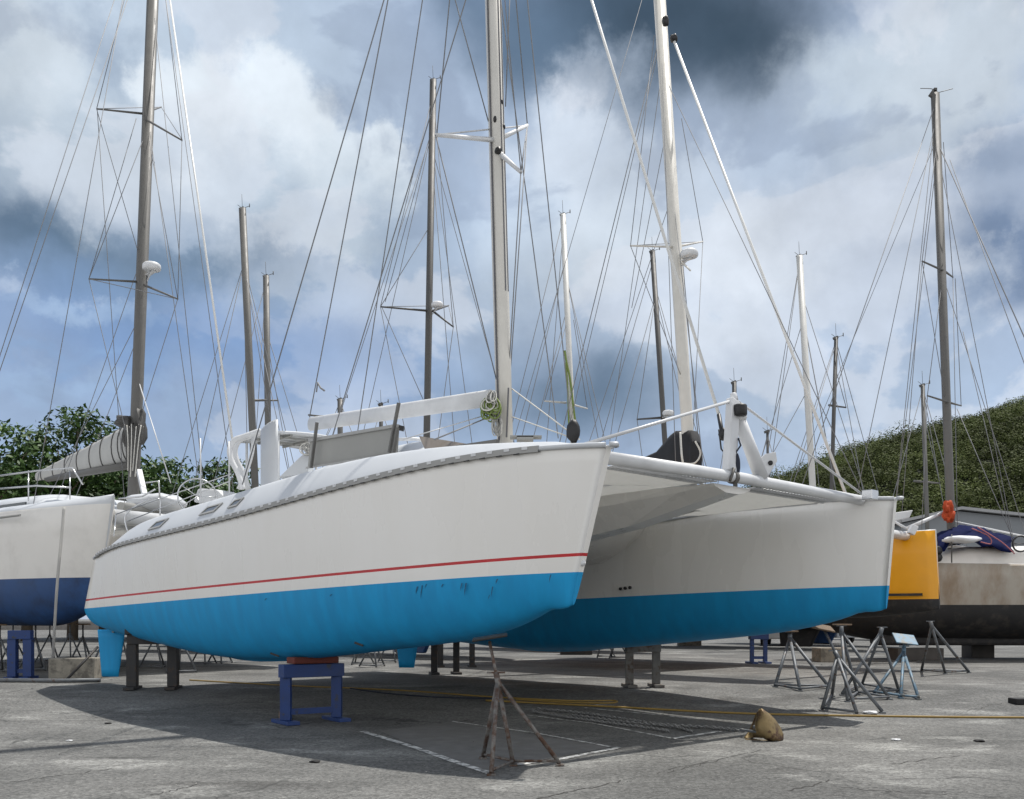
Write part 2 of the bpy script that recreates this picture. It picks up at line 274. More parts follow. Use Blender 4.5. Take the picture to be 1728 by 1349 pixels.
# ---------------------------------------------------------------- ground
def ground():
    xs = list(np.concatenate([np.linspace(-900, -60, 12), np.linspace(-50, 50, 41), np.linspace(60, 900, 12)]))
    ys = list(np.concatenate([np.linspace(-60, 12, 10), np.linspace(13, 24, 45), np.linspace(26, 120, 30), np.linspace(140, 1600, 14)]))
    mb = MB(); mb.grid([[(x, y, zg(x, y)) for x in xs] for y in ys])
    m = bpy.data.materials.new('worn_yard_asphalt'); m.use_nodes = True; nt = m.node_tree; N = nt.nodes; L = nt.links; p = N['Principled BSDF']
    tc = N.new('ShaderNodeTexCoord')
    def noise(scale, det, rough, vec=None, dist=0):
        n = N.new('ShaderNodeTexNoise'); n.inputs['Scale'].default_value = scale; n.inputs['Detail'].default_value = det; n.inputs['Roughness'].default_value = rough; n.inputs['Distortion'].default_value = dist
        L.new(vec or tc.outputs['Object'], n.inputs['Vector']); return n.outputs['Fac']
    def rng(v, a, b, c, d, sm=True):
        r = N.new('ShaderNodeMapRange'); r.interpolation_type = 'SMOOTHSTEP' if sm else 'LINEAR'; L.new(v, r.inputs['Value'])
        for k, q in zip(('From Min', 'From Max', 'To Min', 'To Max'), (a, b, c, d)): r.inputs[k].default_value = q
        return r.outputs[0]
    def mix(f, a, b, bt='MIX'):
        x = N.new('ShaderNodeMix'); x.data_type = 'RGBA'; x.blend_type = bt; L.new(f, x.inputs['Factor']) if not isinstance(f, float) else setattr(x.inputs['Factor'], 'default_value', f)
        for k, q in (('A', a), ('B', b)):
            if isinstance(q, tuple): x.inputs[k].default_value = q + (1,)
            else: L.new(q, x.inputs[k])
        return x.outputs['Result']
    mp = N.new('ShaderNodeMapping'); mp.inputs['Scale'].default_value = (.55, 1.0, 1); mp.inputs['Rotation'].default_value = (0, 0, .12); L.new(tc.outputs['Object'], mp.inputs['Vector'])
    c = mix(rng(noise(.32, 6, .6), .38, .62, 0, 1), (.10, .10, .096), (.155, .154, .147))
    mk = N.new('ShaderNodeMath'); mk.operation = 'MULTIPLY'; L.new(rng(noise(1.1, 9, .72, mp.outputs[0], .3), .48, .66, 0, .9), mk.inputs[0]); L.new(rng(noise(.37, 4, .6), .42, .6, .15, 1), mk.inputs[1])
    c = mix(mk.outputs[0], c, (.28, .28, .265))     # pale worn scrapes
    c = mix(rng(noise(.55, 7, .62, mp.outputs[0], .8), .56, .70, 0, .6), c, (.06, .058, .055))   # dark damp stains
    c = mix(rng(noise(3.5, 6, .7), .60, .72, 0, .55), c, (.05, .048, .045))
    # aggregate speckle
    vo = N.new('ShaderNodeTexVoronoi'); vo.inputs['Scale'].default_value = 34; L.new(tc.outputs['Object'], vo.inputs['Vector'])
    sepc = N.new('ShaderNodeSeparateColor'); L.new(vo.outputs['Color'], sepc.inputs[0])
    sp = rng(sepc.outputs['Red'], 0, 1, .64, 1.36, False)
    sc = N.new('ShaderNodeVectorMath'); sc.operation = 'SCALE'; L.new(c, sc.inputs[0]); L.new(sp, sc.inputs['Scale']); c = sc.outputs[0]
    sp2 = rng(noise(60, 3, .7), .3, .7, .72, 1.28, False)
    sc = N.new('ShaderNodeVectorMath'); sc.operation = 'SCALE'; L.new(c, sc.inputs[0]); L.new(sp2, sc.inputs['Scale']); c = sc.outputs[0]
    # thin cracks
    v3 = N.new('ShaderNodeTexVoronoi'); v3.feature = 'DISTANCE_TO_EDGE'; v3.inputs['Scale'].default_value = .16
    nn = N.new('ShaderNodeTexNoise'); nn.inputs['Scale'].default_value = 1.3; nn.inputs['Detail'].default_value = 6; L.new(tc.outputs['Object'], nn.inputs['Vector'])
    ad = N.new('ShaderNodeVectorMath'); ad.operation = 'ADD'; L.new(tc.outputs['Object'], ad.inputs[0]); L.new(nn.outputs['Color'], ad.inputs[1]); L.new(ad.outputs[0], v3.inputs['Vector'])
    crk = rng(v3.outputs['Distance'], 0, .006, .85, 0)
    mm = N.new('ShaderNodeMath'); mm.operation = 'MULTIPLY'; L.new(crk, mm.inputs[0]); L.new(rng(noise(.5, 2, .5), .45, .6, 0, 1), mm.inputs[1])
    c = mix(mm.outputs[0], c, (.05, .05, .048))
    L.new(c, p.inputs['Base Color']); p.inputs['Roughness'].default_value = .9; p.inputs['Specular IOR Level'].default_value = .25
    b = N.new('ShaderNodeBump'); b.inputs['Strength'].default_value = .55; b.inputs['Distance'].default_value = .012; L.new(sepc.outputs['Red'], b.inputs['Height']); L.new(b.outputs[0], p.inputs['Normal'])
    mb.build('ground', m, kind='structure')
ground()
def flat_strip(mb, pts, w, dz=.004, mi=0):
    P = [gp(x, y, 0) for x, y in pts]
    Q = []
    for a, b in zip(P[:-1], P[1:]):
        n = max(1, int((b - a).length / .25)); Q += [a.lerp(b, i / n) for i in range(n)]
    Q.append(P[-1]); rows = []
    for i, q in enumerate(Q):
        d = Q[min(i + 1, len(Q) - 1)] - Q[max(i - 1, 0)]; n = Vector((-d.y, d.x, 0)).normalized() * w / 2
        row = []
        for s in (-1, 1):
            e = q + n * s; row.append((e.x, e.y, zg(e.x, e.y) + dz))
        rows.append(row)
    mb.grid(rows, mi, False)
paint = mat('worn_line_paint', (.58, .58, .56), .8, var=.15, vs=8, col2=(.17, .17, .165), c2amt=.46, c2scale=9, c2sharp=.1)
mb = MB()
for pts, w in (([(612, 1235), (700, 1262), (770, 1287), (828, 1306)], .10), ([(762, 1218), (900, 1237), (1030, 1261)], .06), ([(868, 1292), (950, 1281), (1046, 1262)], .09),
               ([(890, 1207), (1000, 1221), (1135, 1247)], .06), ([(1135, 1247), (1215, 1235)], .09), ([(985, 1195), (1100, 1206), (1185, 1215)], .05)):
    flat_strip(mb, pts, w, .006)
mb.build('road_marking', paint, kind='structure')
mb = MB(); q_ = random.Random(12)
for (x0, y0), (x1, y1) in (((1128, 1299), (1295, 1265)), ((1329, 1336), (1399, 1318)), ((905, 1349), (1051, 1318)), ((1110, 1307), (1215, 1283)), ((1631, 1200), (1690, 1186)), ((20, 1320), (190, 1298)), ((250, 1344), (330, 1325)), ((1420, 1330), (1600, 1342)), ((1500, 1290), (1620, 1276))):
    n_ = 14; pts = [(x0 + (x1 - x0) * i / n_ + q_.uniform(-4, 4), y0 + (y1 - y0) * i / n_ + q_.uniform(-1.6, 1.6)) for i in range(n_ + 1)]
    flat_strip(mb, pts, q_.uniform(.010, .018), .003)
mb.build('pavement_crack', mat('crack_dirt', (.035, .033, .03), .95, var=.4, vs=20), kind='structure')
slab = mat('patched_slab', (.14, .138, .134), .9, var=.25, vs=4, bump=.5, bs=80, col2=(.13, .128, .12), c2amt=.35, c2scale=3)
mb = MB(); P = [gp(x, y, .003) for x, y in ((640, 1234), (762, 1219), (1030, 1262), (868, 1291), (828, 1303), (770, 1285))]
mb.add(P, [tuple(range(len(P)))[::-1]]); o = mb.build('pavement_patch', slab, kind='structure')
dark = mat('oil_stain', (.055, .053, .05), .7, var=.2, vs=5)
# ---------------------------------------------------------------- main catamaran
TH = math.radians(43.5)
AX = Vector((-math.sin(TH), math.cos(TH), 0)); BX = Vector((math.cos(TH), math.sin(TH), 0)); N0 = Vector((1.066, 10.725, 0)); BEAM = 6.9; LEN = 13.95
def cw(u, v, z): return N0 + AX * u + BX * v + Vector((0, 0, z))
def u_at(x, v):
    k = (x - CXP) / F   # (N.x + v*b.x + u*a.x) = k (N.y + v*b.y + u*a.y)
    return (N0.x + v * BX.x - k * (N0.y + v * BX.y)) / (k * AX.y - AX.x)
def uz(x, y, v):
    u = u_at(x, v); p = cw(u, v, 0); return u, EYE - (y - HOR) / F * p.y
def hw(u):
    u = max(u, 0); w = .045 + .76 * (1 - math.exp(-u / 1.7)); t = max(0, (u - 8) / 5.5); return w * (1 - .2 * t * t)
def prof(pts, vf, deg):
    U, Z = [], []
    for x, y in pts:
        u = 3.
        for _ in range(30): u = max(0, u_at(x, vf(max(u, 0))))
        U.append(u); Z.append(uz(x, y, vf(u))[1])
    return np.poly1d(np.polyfit(U, Z, deg)), U, Z
sheer_px = [(170, 931), (270, 902.6), (440, 858), (515, 838), (578, 820), (647, 805), (734, 786), (821, 768), (897, 758), (975, 750), (1026, 757)]
wl_px = [(143.5, 1027), (212, 1022), (301, 1012.5), (449, 1000), (699, 982), (900, 969), (981.6, 964.5)]
st_px = [(189, 1007.5), (300, 996), (449, 980), (699, 957.6), (900, 941), (988, 935)]
kl_px = [(147, 1043), (187, 1066), (239, 1080), (315, 1100), (378, 1111), (447, 1114), (565, 1107), (700, 1092), (774, 1081), (860, 1064), (947, 1040), (968, 1026)]
cr_px = [(1024, 750), (1000, 741), (955, 740), (900, 743), (821, 749), (671, 763), (647, 768), (519, 794), (474, 809), (432, 826), (387, 837), (300, 862), (239, 881), (216, 895), (175, 926)]
zs, _, _ = prof(sheer_px, lambda u: -hw(u), 4)
zw, _, _ = prof(wl_px, lambda u: -hw(u) * .9, 3)
zt, _, _ = prof(st_px, lambda u: -hw(u) * .92, 3)
_, KU, KZ = prof(kl_px, lambda u: -.18 * min(1, u), 5)
o_ = np.argsort(KU); KU = np.array(KU)[o_]; KZ = np.array(KZ)[o_]
kp = np.poly1d(np.polyfit(KU, KZ, 6))
def zk(u): return float(kp(min(max(u, KU[0]), KU[-1])))
_, CU, CZ = prof(cr_px, lambda u: -.36 * min(1, u), 5)
o_ = np.argsort(CU); CU = np.array(CU)[o_]; CZ = np.array(CZ)[o_]
cc = np.poly1d(np.polyfit(CU, np.maximum(.0, CZ - zs(CU)), 5))
def crown(u): return max(.015, float(cc(min(max(u, 0), 13.2)))) * min(1, .12 + u / .8)
print('U', CU, 'crown', [round(crown(u), 2) for u in range(14)], 'zs', [round(float(zs(u)), 2) for u in range(14)], 'zw', [round(float(zw(u)), 2) for u in range(14)], 'zk', [round(zk(u), 2) for u in range(14)])
cat = thing('sailing_catamaran', (N0.x + AX.x * 6.5 + BX.x * 3.5, N0.y + AX.y * 6.5 + BX.y * 3.5, .2), 'big white catamaran with light blue bottom and thin red stripe, in the middle', 'catamaran')
def capf(t): return .93 * min(1.0, (1 - t) / .48) ** .8 + .07 * (1 - t * t)
def hull(v0, rake, name):
    mb = MB(); rows = []; nst = 56
    us = [LEN * (i / nst) ** 1.25 for i in range(nst + 1)]
    z0 = float(zs(0)); mis = None
    def sh(u, z):
        f = max(0, 1 - u / 2.4); g = max(0, (u - 11.2) / 2.75)
        q = rake * (z0 - z) / (z0 - float(zw(0))) * f
        q += -.85 * g * g * max(0, (z - float(zw(13.2)))) / 1.2
        return q
    fr = [0, .14, .3, .45, .6, .75, .9, 1.0]
    for u in us:
        w = hw(u); a = float(zs(u)); t1 = float(zt(u)) + .018; t2 = float(zt(u)) - .018; wl = float(zw(u)); k = zk(u) + .05 * max(0, 1 - u / .25) ** 2
        ww = w * (.93 if u > .3 else .93) ; half = []
        for q in fr: half.append((w + (ww - w) * q ** 1.3, a + (t1 - a) * q))
        half.append((ww * .998, t2)); half.append((ww * .985, wl))
        for i in range(1, 11):
            th = math.pi / 2 * i / 10
            half.append((ww * .985 * math.cos(th) ** .8 if i < 10 else 0.0, wl - (wl - k) * math.sin(th) ** 1.25))
        cap = []
        for i in range(14, 0, -1):   # crown from centre outwards
            vv = (1 - i / 14.0); cap.append((w * vv, a + crown(u) * capf(vv)))
        left = cap + half           # centre-top -> sheer -> keel
        row = [cw(u + sh(u, z), v0 - v, z) for v, z in left]
        row2 = [cw(u + sh(u, z), v0 + v, z) for v, z in left[1:-1]][::-1]
        rows.append(row + row2)
    n1 = len(cap); nh = len(half); idx = []
    # material per column segment
    seg = [1] * n1 + [0] * 7 + [2] + [0] + [3] * 10
    right = [3] * 9 + [3] + [0] + [2] + [0] * 7 + [1] * n1
    mis = (seg + right)[:len(rows[0])]
    # order right side: mirrored
    L = len(rows[0]); nl = n1 + nh; mis = []
    for j in range(L):
        def kind(j):
            return j if j < nl else 2 * (nl - 1) - j
        a_ = kind(j); b_ = kind((j + 1) % L) if j + 1 < L else 0
        lo = min(a_, b_)
        mis.append(1 if lo < n1 else 0 if lo < n1 + 7 else (2 if v0 < 1 or j >= nl else 0) if lo < n1 + 8 else 0 if lo < n1 + 9 else 3)
    mb.grid(rows, 0, True, True, mis)
    for ri, fl in ((0, 1), (nst, 0)):
        o = ri * L
        for j in range(nl - 1):
            a, b = j, j + 1; a2 = (L - a) % L; b2 = (L - b) % L
            if b == nl - 1: b2 = b
            q = [o + a, o + b, o + b2, o + a2]; q = [x for k, x in enumerate(q) if x not in q[:k]]
            if len(q) > 2: mb.f.append(tuple(q if fl else q[::-1])); mb.m.append(mis[j]); mb.s.append(False)
    h = mb.build(name, [white, deckw, red, blue], cat)
    # moulded lip along both sides of the deck edge
    lp = MB()
    for s in (-1, 1):
        lp.tube([cw(u + sh(u, float(zs(u))), v0 + s * (hw(u) + .015), float(zs(u)) + .01) for u in us], (.022, .03), 8)
    lp.tube([cw(-.05, v0 - hw(0) - .01, float(zs(0)) + .01), cw(-.10, v0, float(zs(0)) + .012), cw(-.05, v0 + hw(0) + .01, float(zs(0)) + .01)], (.04, .03), 8)
    lp.build('deck_lip', deckw, h)
    return h, sh
nh, shn = hull(0, .42, 'hull'); fh, shf = hull(BEAM, .12, 'hull')
# rub rail with white blocks (outer side of near hull, and far hull)
def rubrail(v0, sgn, sh):
    mb = MB(); us = list(np.linspace(.75, 13.6, 62)); rows = []
    for u in us:
        z = float(zs(u)); w = hw(u); k = .04 * min(1, (u - .7) / .6)
        P = [(w + .004, z + .038), (w + .044, z + .038), (w + .044, z - .032), (w + .004, z - .032)]
        rows.append([cw(u + sh(u, z), v0 + sgn * a, b) for a, b in P])
    mb.grid(rows, 0, False, True)
    n = 54
    for i in range(n):
        u = .8 + (13.5 - .8) * (i + .5) / n; z = float(zs(u)); 
        p = cw(u - .035 + sh(u, z), v0 + sgn * (hw(u - .035) + .047), float(zs(u - .035)) + .02); q = cw(u + .035 + sh(u, z), v0 + sgn * (hw(u + .035) + .047), float(zs(u + .035)) + .02)
        mb.bar(p, q, .012, .036, 1)
        p2 = cw(u + .1 - .03 + sh(u, z), v0 + sgn * (hw(u + .1) + .040), float(zs(u + .1)) - .036); q2 = cw(u + .1 + .06 + sh(u, z), v0 + sgn * (hw(u + .1) + .040), float(zs(u + .12)) - .036)
        mb.bar(p2, q2, .012, .012, 2)
    return mb.build('rub_rail', [railg, railw, black], cat)
rubrail(0, -1, shn); rubrail(BEAM, 1, shf)
# bow fitting & stripe end
mb = MB(); p = cw(.40, 0, float(zw(0)) + .10); mb.lathe(p, [(.0, -.05), (.035, -.03), (.04, 0), (.03, .03), (0, .05)], 12, axis=tuple(-AX)); mb.build('bow_eye', railw, cat)
# rub scuffs on antifouling: thin raised paint scars
mb = MB()
def hull_pt(x, y, out=.004):
    # point on the outer bottom surface of the near hull seen at (x, y)
    best = None
    for k in range(400):
        th = math.pi / 2 * k / 400.0; u = u_at(x, -hw(5) * .9)
        for _ in range(6):
            w = hw(u) * .93 * .985; v = -w * math.cos(th) ** .8; u = u_at(x, v)
        wl = float(zw(u)); z = wl - (wl - zk(u)) * math.sin(th) ** 1.25; p = cw(u, v, z); yy = HOR - (p.z - EYE) * F / p.y
        if best is None or abs(yy - y) < best[0]: best = (abs(yy - y), p, th)
        if yy > y + 6: break
    n = (-BX * math.cos(best[2]) - Vector((0, 0, 1)) * math.sin(best[2])); return best[1] + n * out
for x, y0, y1, w in ((713, 988, 1012, 2), (705, 990, 1003, 3), (780, 984, 998, 2), (787, 984, 1006, 2.5), (840, 977, 986, 3), (832, 990, 1009, 2), (748, 986, 992, 2), (930, 970, 984, 2), (560, 1003, 1007, 3), (450, 1010, 1014, 3), (827, 1004, 1012, 1.5), (720, 986, 994, 1.5)):
    a, b = hull_pt(x, y0), hull_pt(x - 2, (y0 + y1) / 2); c = hull_pt(x - 3, y1); wv = AX * (w / F * a.y / .7)
    mb = MB(); mb.add([a - wv * .5, a + wv * .5, b + wv * .4, b - wv * .4, c], [(0, 1, 2, 3), (3, 2, 4)]); mb.build('paint_scuff', scuff, cat)
for x, y in ((607, 1086), (465, 1104)):
    mb = MB(); a = hull_pt(x - 8, y - 2, .006); b = hull_pt(x + 6, y + 3, .006); mb.bar(a, b, .02, .03); mb.build('drain_fitting', black, cat)
# hull windows
def hull_window(pxs):
    # pxs: centre px; on the cambered cap, outer side
    x, y, wl_, ht = pxs; u = u_at(x, -.62)
    r = .0
    best = None
    for i in range(1, 60):
        vv = i / 60.0; z = float(zs(u)) + crown(u) * capf(vv); p = cw(u, -hw(u) * vv, z); yy = HOR - (p.z - EYE) * F / p.y
        if best is None or abs(yy - y) < best[0]: best = (abs(yy - y), vv)
    vv = best[1]; root = None
    def P(du, dv, off):
        uu = u + du; q = min(.985, vv + dv); z = float(zs(uu)) + crown(uu) * capf(q)
        e = .01; z2 = float(zs(uu)) + crown(uu) * capf(q + e); nrm = Vector((0, 0, 1)) * hw(uu) * e - BX * (z2 - z); nrm.normalize()
        nrm = (cw(0, -1, 0) - cw(0, 0, 0)) * (-(z2 - z)) + Vector((0, 0, 1)) * hw(uu) * e; nrm.normalize()
        return cw(uu, -hw(uu) * q, z) + nrm * off
    def ring(sx, sv, off): 
        return [P(a * sx + b * sx * .18, b * sv, off) for a, b in ((-1, -1), (-.3, -1), (.4, -1), (1, -1), (1, 0), (1, 1), (.4, 1), (-.3, 1), (-1, 1), (-1, 0))]
    a, b, c = ring(wl_, ht, .006), ring(wl_, ht, .022), ring(wl_ * .82, ht * .62, .022); d = ring(wl_ * .82, ht * .62, .012)
    mb = MB(); mb.grid([a, b, c, d], 0, False, True); f = mb.build('hull_window', railg, cat)
    mb = MB(); mb.add(d, [tuple(range(len(d)))[::-1]]); mb.build('pane', mat('portlight_glass', (.10, .11, .115), .15, var=.05), f)
for q in ((268, 886, .27, .085), (357, 860, .27, .075), (400, 850, .15, .07)): hull_window(q)
# rudders
def rudder(v0, u0, name='rudder', ra=-.62):
    mb = MB(); rows = []
    for t in np.linspace(0, 1, 7):
        z = 1.36 - t * 1.0; ch = .66 - .26 * t; le = u0 - ch / 2 + .03 * t; n = 14; row = []
        for j in range(n):
            a = 2 * math.pi * j / n; cx = .5 * (1 - math.cos(a)); th = .045 * math.sin(a) * (1.2 - .8 * cx) * (1 - .3 * t)
            du = (le + ch * cx) - u0; row.append(cw(u0 + du * math.cos(ra) - th * math.sin(ra), v0 + du * math.sin(ra) + th * math.cos(ra), z))
        rows.append(row)
    o = len(mb.v); mb.grid(rows, 0, True, True); mb.f.append(tuple(range(o, o + 14))[::-1]); mb.m.append(0); mb.s.append(False); mb.f.append(tuple(len(mb.v) - 14 + j for j in range(14))); mb.m.append(0); mb.s.append(False)
    r = mb.build(name, blue, cat)
    mb = MB(); mb.tube([cw(u0 - .1, v0, 1.3), cw(u0 - .1, v0, 1.62)], .03, 10); mb.build('stock', steel, r)
rudder(0, u_at(188, 0)); rudder(BEAM, u_at(688, BEAM))
# small keel line on near hull
def keelfin(v0):
    mb = MB(); rows = []
    for i in range(15):
        u = 6.2 + 2.2 * i / 14; d = .02 * math.sin(math.pi * i / 14) ** .6 + .003
        rows.append([cw(u, v0 - .16, zk(u) + .03), cw(u, v0 - .09, zk(u) - d), cw(u, v0 + .09, zk(u) - d), cw(u, v0 + .16, zk(u) + .03)])
    mb.grid(rows); mb.build('keel', blue, cat)
keelfin(0); keelfin(BEAM)
# bridge deck with nacelle
def bridgedeck():
    mb = MB(); V = np.linspace(.25, BEAM - .25, 15)
    def zb(u, v):
        t = min(1, max(0, (u - 4.4) / 1.1)); e = min(v - .25, BEAM - .25 - v); return 3.42 - .72 * (t ** .5) - .25 * max(0, 1 - e / .7) ** 2 * t - .02 * max(0, u - 5)
    US = [4.4, 4.45, 4.6, 4.9, 5.5, 6.5, 8, 10, 12.2]
    rows = []
    for u in US: rows.append([cw(u, v, zb(u, v)) for v in V])
    mb.grid(rows); top = [[cw(u, v, float(zs(u)) + .1) for v in V] for u in US]; mb.grid([r[::-1] for r in top])
    mb.grid([top[0], rows[0]], 0, False); mb.grid([rows[-1], top[-1]], 0, False)
    b = mb.build('bridge_deck', white, cat)
    # central nacelle, a faceted keel under the walkway from the crossbeam aft
    mb = MB(); c = BEAM / 2 - .15; R = []
    for u, h, w, zt_ in ((.62, .10, .45, 3.42), (1.2, .22, .5, 3.42), (2.3, .46, .54, 3.43), (3.4, .60, .62, 3.43), (4.62, .66, .7, 3.43)):
        R.append([cw(u, c - w, zt_), cw(u, c - w * .92, zt_ - h * .35), cw(u, c - w * .35, zt_ - h), cw(u, c + w * .35, zt_ - h), cw(u, c + w * .92, zt_ - h * .35), cw(u, c + w, zt_)])
    mb.grid(R, 0, False, True); mb.add(R[0], [(0, 1, 2, 3, 4, 5)]); mb.build('nacelle', white, b)
    mb = MB(); p = [px(x, y, 19.6) for x, y in ((1030, 920), (1033, 911), (1074, 911), (1071, 920))]
    uu = u_at(1052, 4.6)
    mb.box(cw(6.2, 4.9, 2.60), (.7, .45, .05), TH); mb.build('escape_hatch', deckw, b, bevel=.01)
bridgedeck()
# front crossbeam
zc = 3.50
mb = MB(); mb.tube([cw(.46, .25, zc - .03), cw(.46, 2.2, zc), cw(.46, BEAM / 2, zc + .01), cw(.46, BEAM - 2.2, zc), cw(.46, BEAM - .25, zc - .01)], .078, 20)
beam = mb.build('front_crossbeam', railw, cat)
mb = MB(); mb.tube([cw(.46, BEAM / 2 - .42, zc), cw(.46, BEAM / 2 - .34, zc)], .088, 20); mb.tube([cw(.36, 2.85, zc - .08), cw(.36, 2.95, zc + .09), cw(.46, 3.05, zc + .12)], .02, 6)
mb.build('beam_clamp', standg, beam)
mb = MB(); p = cw(.2, BEAM - .45, zc + .03); mb.box(p, (.22, .17, .15), TH); mb.build('beam_end_fitting', steel, beam, bevel=.01)
# trampolines
def tramp(v1, v2, name='trampoline'):
    mb = MB(); rows = []; nu = 22; nv = 12; q = random.Random(int(v1 * 10))
    for i in range(nu + 1):
        u = .80 + 3.8 * i / nu; row = []
        for j in range(nv + 1):
            t = j / nv; s = math.sin(math.pi * i / nu) * math.sin(math.pi * t)
            wr = .04 * math.sin(7 * u + 5 * t) * math.sin(math.pi * t) + .016 * math.sin(17 * t + 3 * u) * math.sin(math.pi * i / nu)
            row.append(cw(u, v1 + (v2 - v1) * t, 3.44 - .10 * s + wr))
        rows.append(row)
    mb.grid(rows); t_ = mb.build(name, canvasw, cat)
    so = t_.modifiers.new('thickness', 'SOLIDIFY'); so.thickness = .006
    mb = MB(); n = 26
    for j in range(n):
        v = v1 + (v2 - v1) * (j + .3) / n; mb.tube([cw(.82, v, 3.44), cw(.56, v + .05, 3.44)], .012, 5); mb.tube([cw(.82, v, 3.44), cw(.56, v - .05, 3.44)], .010, 5)
    for j in range(26):
        u = .8 + 3.4 * j / 26
        for v, s in ((v1, -1), (v2, 1)): mb.tube([cw(u, v, 3.44), cw(u + .06, v + s * .12, 3.45)], .006, 5)
    mb.tube([cw(.80, v1, 3.44), cw(.80, v2, 3.44)], .024, 6); mb.build('lacing', railw, t_)
    mb = MB(); [mb.tube([cw(.85 + .02, v1 + (v2 - v1) * f_, 3.425 - .09 * math.sin(math.pi * f_) * .1), cw(4.5, v1 + (v2 - v1) * f_, 3.425)], .012, 5) for f_ in (.02, .98)]; mb.build('bolt_rope', railw, t_)
tramp(.85, 2.85); tramp(BEAM - 3.1, BEAM - .82)
mb = MB(); mb.box(cw(2.6, 4.9, 3.405), (.42, .5, .012), TH); mb.build('net_patch', offw, cat)
# striker A-frame on the crossbeam
APX = px(1241, 676, 13.4)
mb = MB(); mb.bar(cw(.46, 2.98, zc + .05), APX + Vector((-.03, 0, 0)), .20, .11, up=tuple(AX)); mb.tube([APX + Vector((-.02, 0, .0)), APX + Vector((-.02, .03, .10))], .05, 8)
fr = mb.build('striker_frame', railw, cat, bevel=.015)
mb = MB(); mb.tube([px(1246, 704, 13.45), cw(.46, 3.78, zc + .05)], .085, 14, r2=.10); mb.lathe(px(1246, 704, 13.45), [(0, .05), (.1, .04), (.12, 0), (.1, -.05), (0, -.06)], 14); mb.build('leg', railw, fr)
mb = MB(); a = px(1249, 702, 13.3); mb.lathe(a, [(.0, 0), (.085, 0), (.095, .02), (.095, .13), (.085, .15), (0, .15)], 16); mb.build('furler_drum', black, fr)
mb = MB()
for s in (0, .03): mb.tube([px(1240 + s * 50, 715, 13.3), px(1239, 760, 13.3), px(1243, 792, 13.25), px(1236, 806, 13.2)], .016, 6)
mb.tube([px(1246, 740, 13.25), px(1250, 752, 13.2), px(1243, 762, 13.2), px(1240, 770, 13.2)], .012, 6)
mb.blob(px(1243, 783, 13.2), (.05, .05, .14), 3); mb.build('tackle_line', roped, fr)
mb = MB(); a = px(1290, 785, 13.9); mb.prism([a + Vector((-.16, -.05, -.12)), a + Vector((.02, -.05, -.2)), a + Vector((.17, -.05, .05)), a + Vector((.15, -.05, .18)), a + Vector((0, -.05, .15)), a + Vector((-.14, -.05, .02))], (.0, .10, 0))
ar = mb.build('bow_roller', railw, cat, bevel=.01)
mb = MB()
for q in ((-.07, -.05), (.07, .02)): mb.lathe(a + Vector((q[0], -.055, q[1])), [(0, 0), (.035, 0), (.035, .01), (0, .012)], 12, axis=(0, -1, 0))
mb.build('sheave', black, ar)
STAYS = []
def stay(p, q, r=.011, m=None, root=None, name='stay', sag=0, n=7):
    mb = MB(); p = Vector(p); q = Vector(q)
    if sag:
        pts = [p.lerp(q, i / 10) - Vector((0, 0, sag * 4 * (i / 10) * (1 - i / 10))) for i in range(11)]
    else: pts = [p, q]
    mb.tube(pts, r, n); return mb.build(name, m or wire, root)
stay(cw(.45, .1, float(zs(.3)) + .08), APX + Vector((-.03, 0, 0)), .022, wirel, cat, 'striker_stay')
stay(cw(.35, BEAM - .3, float(zs(.3)) + .03), APX + Vector((.02, 0, .0)), .018, wirel, cat, 'striker_stay')
# mast and rig
MY = 17.1
mbot = px(852, 748, MY); mtop = px(796, -1300 * .45, MY)
mbot = px(852, 760, MY); d = (px(832, 0, MY) - px(852, 742, MY)) / (742); 
def mastp(y): return px(852 - 20 * (742 - y) / 742.0, y, MY)
mb = MB(); mb.tube([mastp(775), mastp(600), mastp(-640)], (.16, .125), 20, flat=tuple(BX)); mast = mb.build('mast', mastm, cat)
mb = MB(); mb.bar(mastp(745) + Vector((-.02, 0, 0)) - Vector((.085, .1, 0)), mastp(-640) - Vector((.085, .1, 0)), .018, .03, up=tuple(BX))
mb.bar(mastp(640) + Vector((-.02, -.118, 0)), mastp(455) + Vector((-.02, -.118, 0)), .02, .012); mb.build('sail_track', mastd, mast)
mb = MB(); mb.bar(mastp(495) - AX * .142, mastp(-640) - AX * .142, .03, .085, up=tuple(BX)); mb.build('track_shade_strip', mastd, mast)  # dark strip standing for the track and the mast's shaded side together
mb = MB(); mb.bar(mastp(742) + Vector((.03, -.22, .0)), px(858, 655, MY - .25), .05, .03); mb.build('winch_bracket', mastd, mast)
def spar(p, q, r, root, m, name='spreader', r2=None):
    mb = MB(); mb.tube([p, q], r, 10, r2=r2); return mb.build(name, m, root)
SL = px(735, 228, 15.9); SR = px(890, 212, 18.0); SF = px(879, 291, 16.4); SC = mastp(237)
spar(SC, SL, .045, mast, railw, r2=.03); spar(SC, SR, .045, mast, railw, r2=.03); spar(mastp(255), SF, .05, mast, railw, r2=.03, name='jumper_strut')
stay(SL, SR, .014, wirel, mast, 'brace_wire')
mb = MB(); mb.lathe(mastp(262) + Vector((.0, -.12, 0)), [(0, 0), (.05, .0), (.06, .05), (.05, .1), (0, .12)], 12, axis=(.4, -1, 0)); mb.build('mast_light', black, mast)
for a_, b_ in ((mastp(208) + Vector((-.02, -.13, 0)), (.03, .03, .06)), (mastp(218) + Vector((.12, -.08, 0)), (.04, .04, .05)), (mastp(178) + Vector((.1, -.1, 0)), (.03, .03, .06))):
    mb = MB(); mb.blob(a_, b_); mb.build('wire_tang', black, mast)
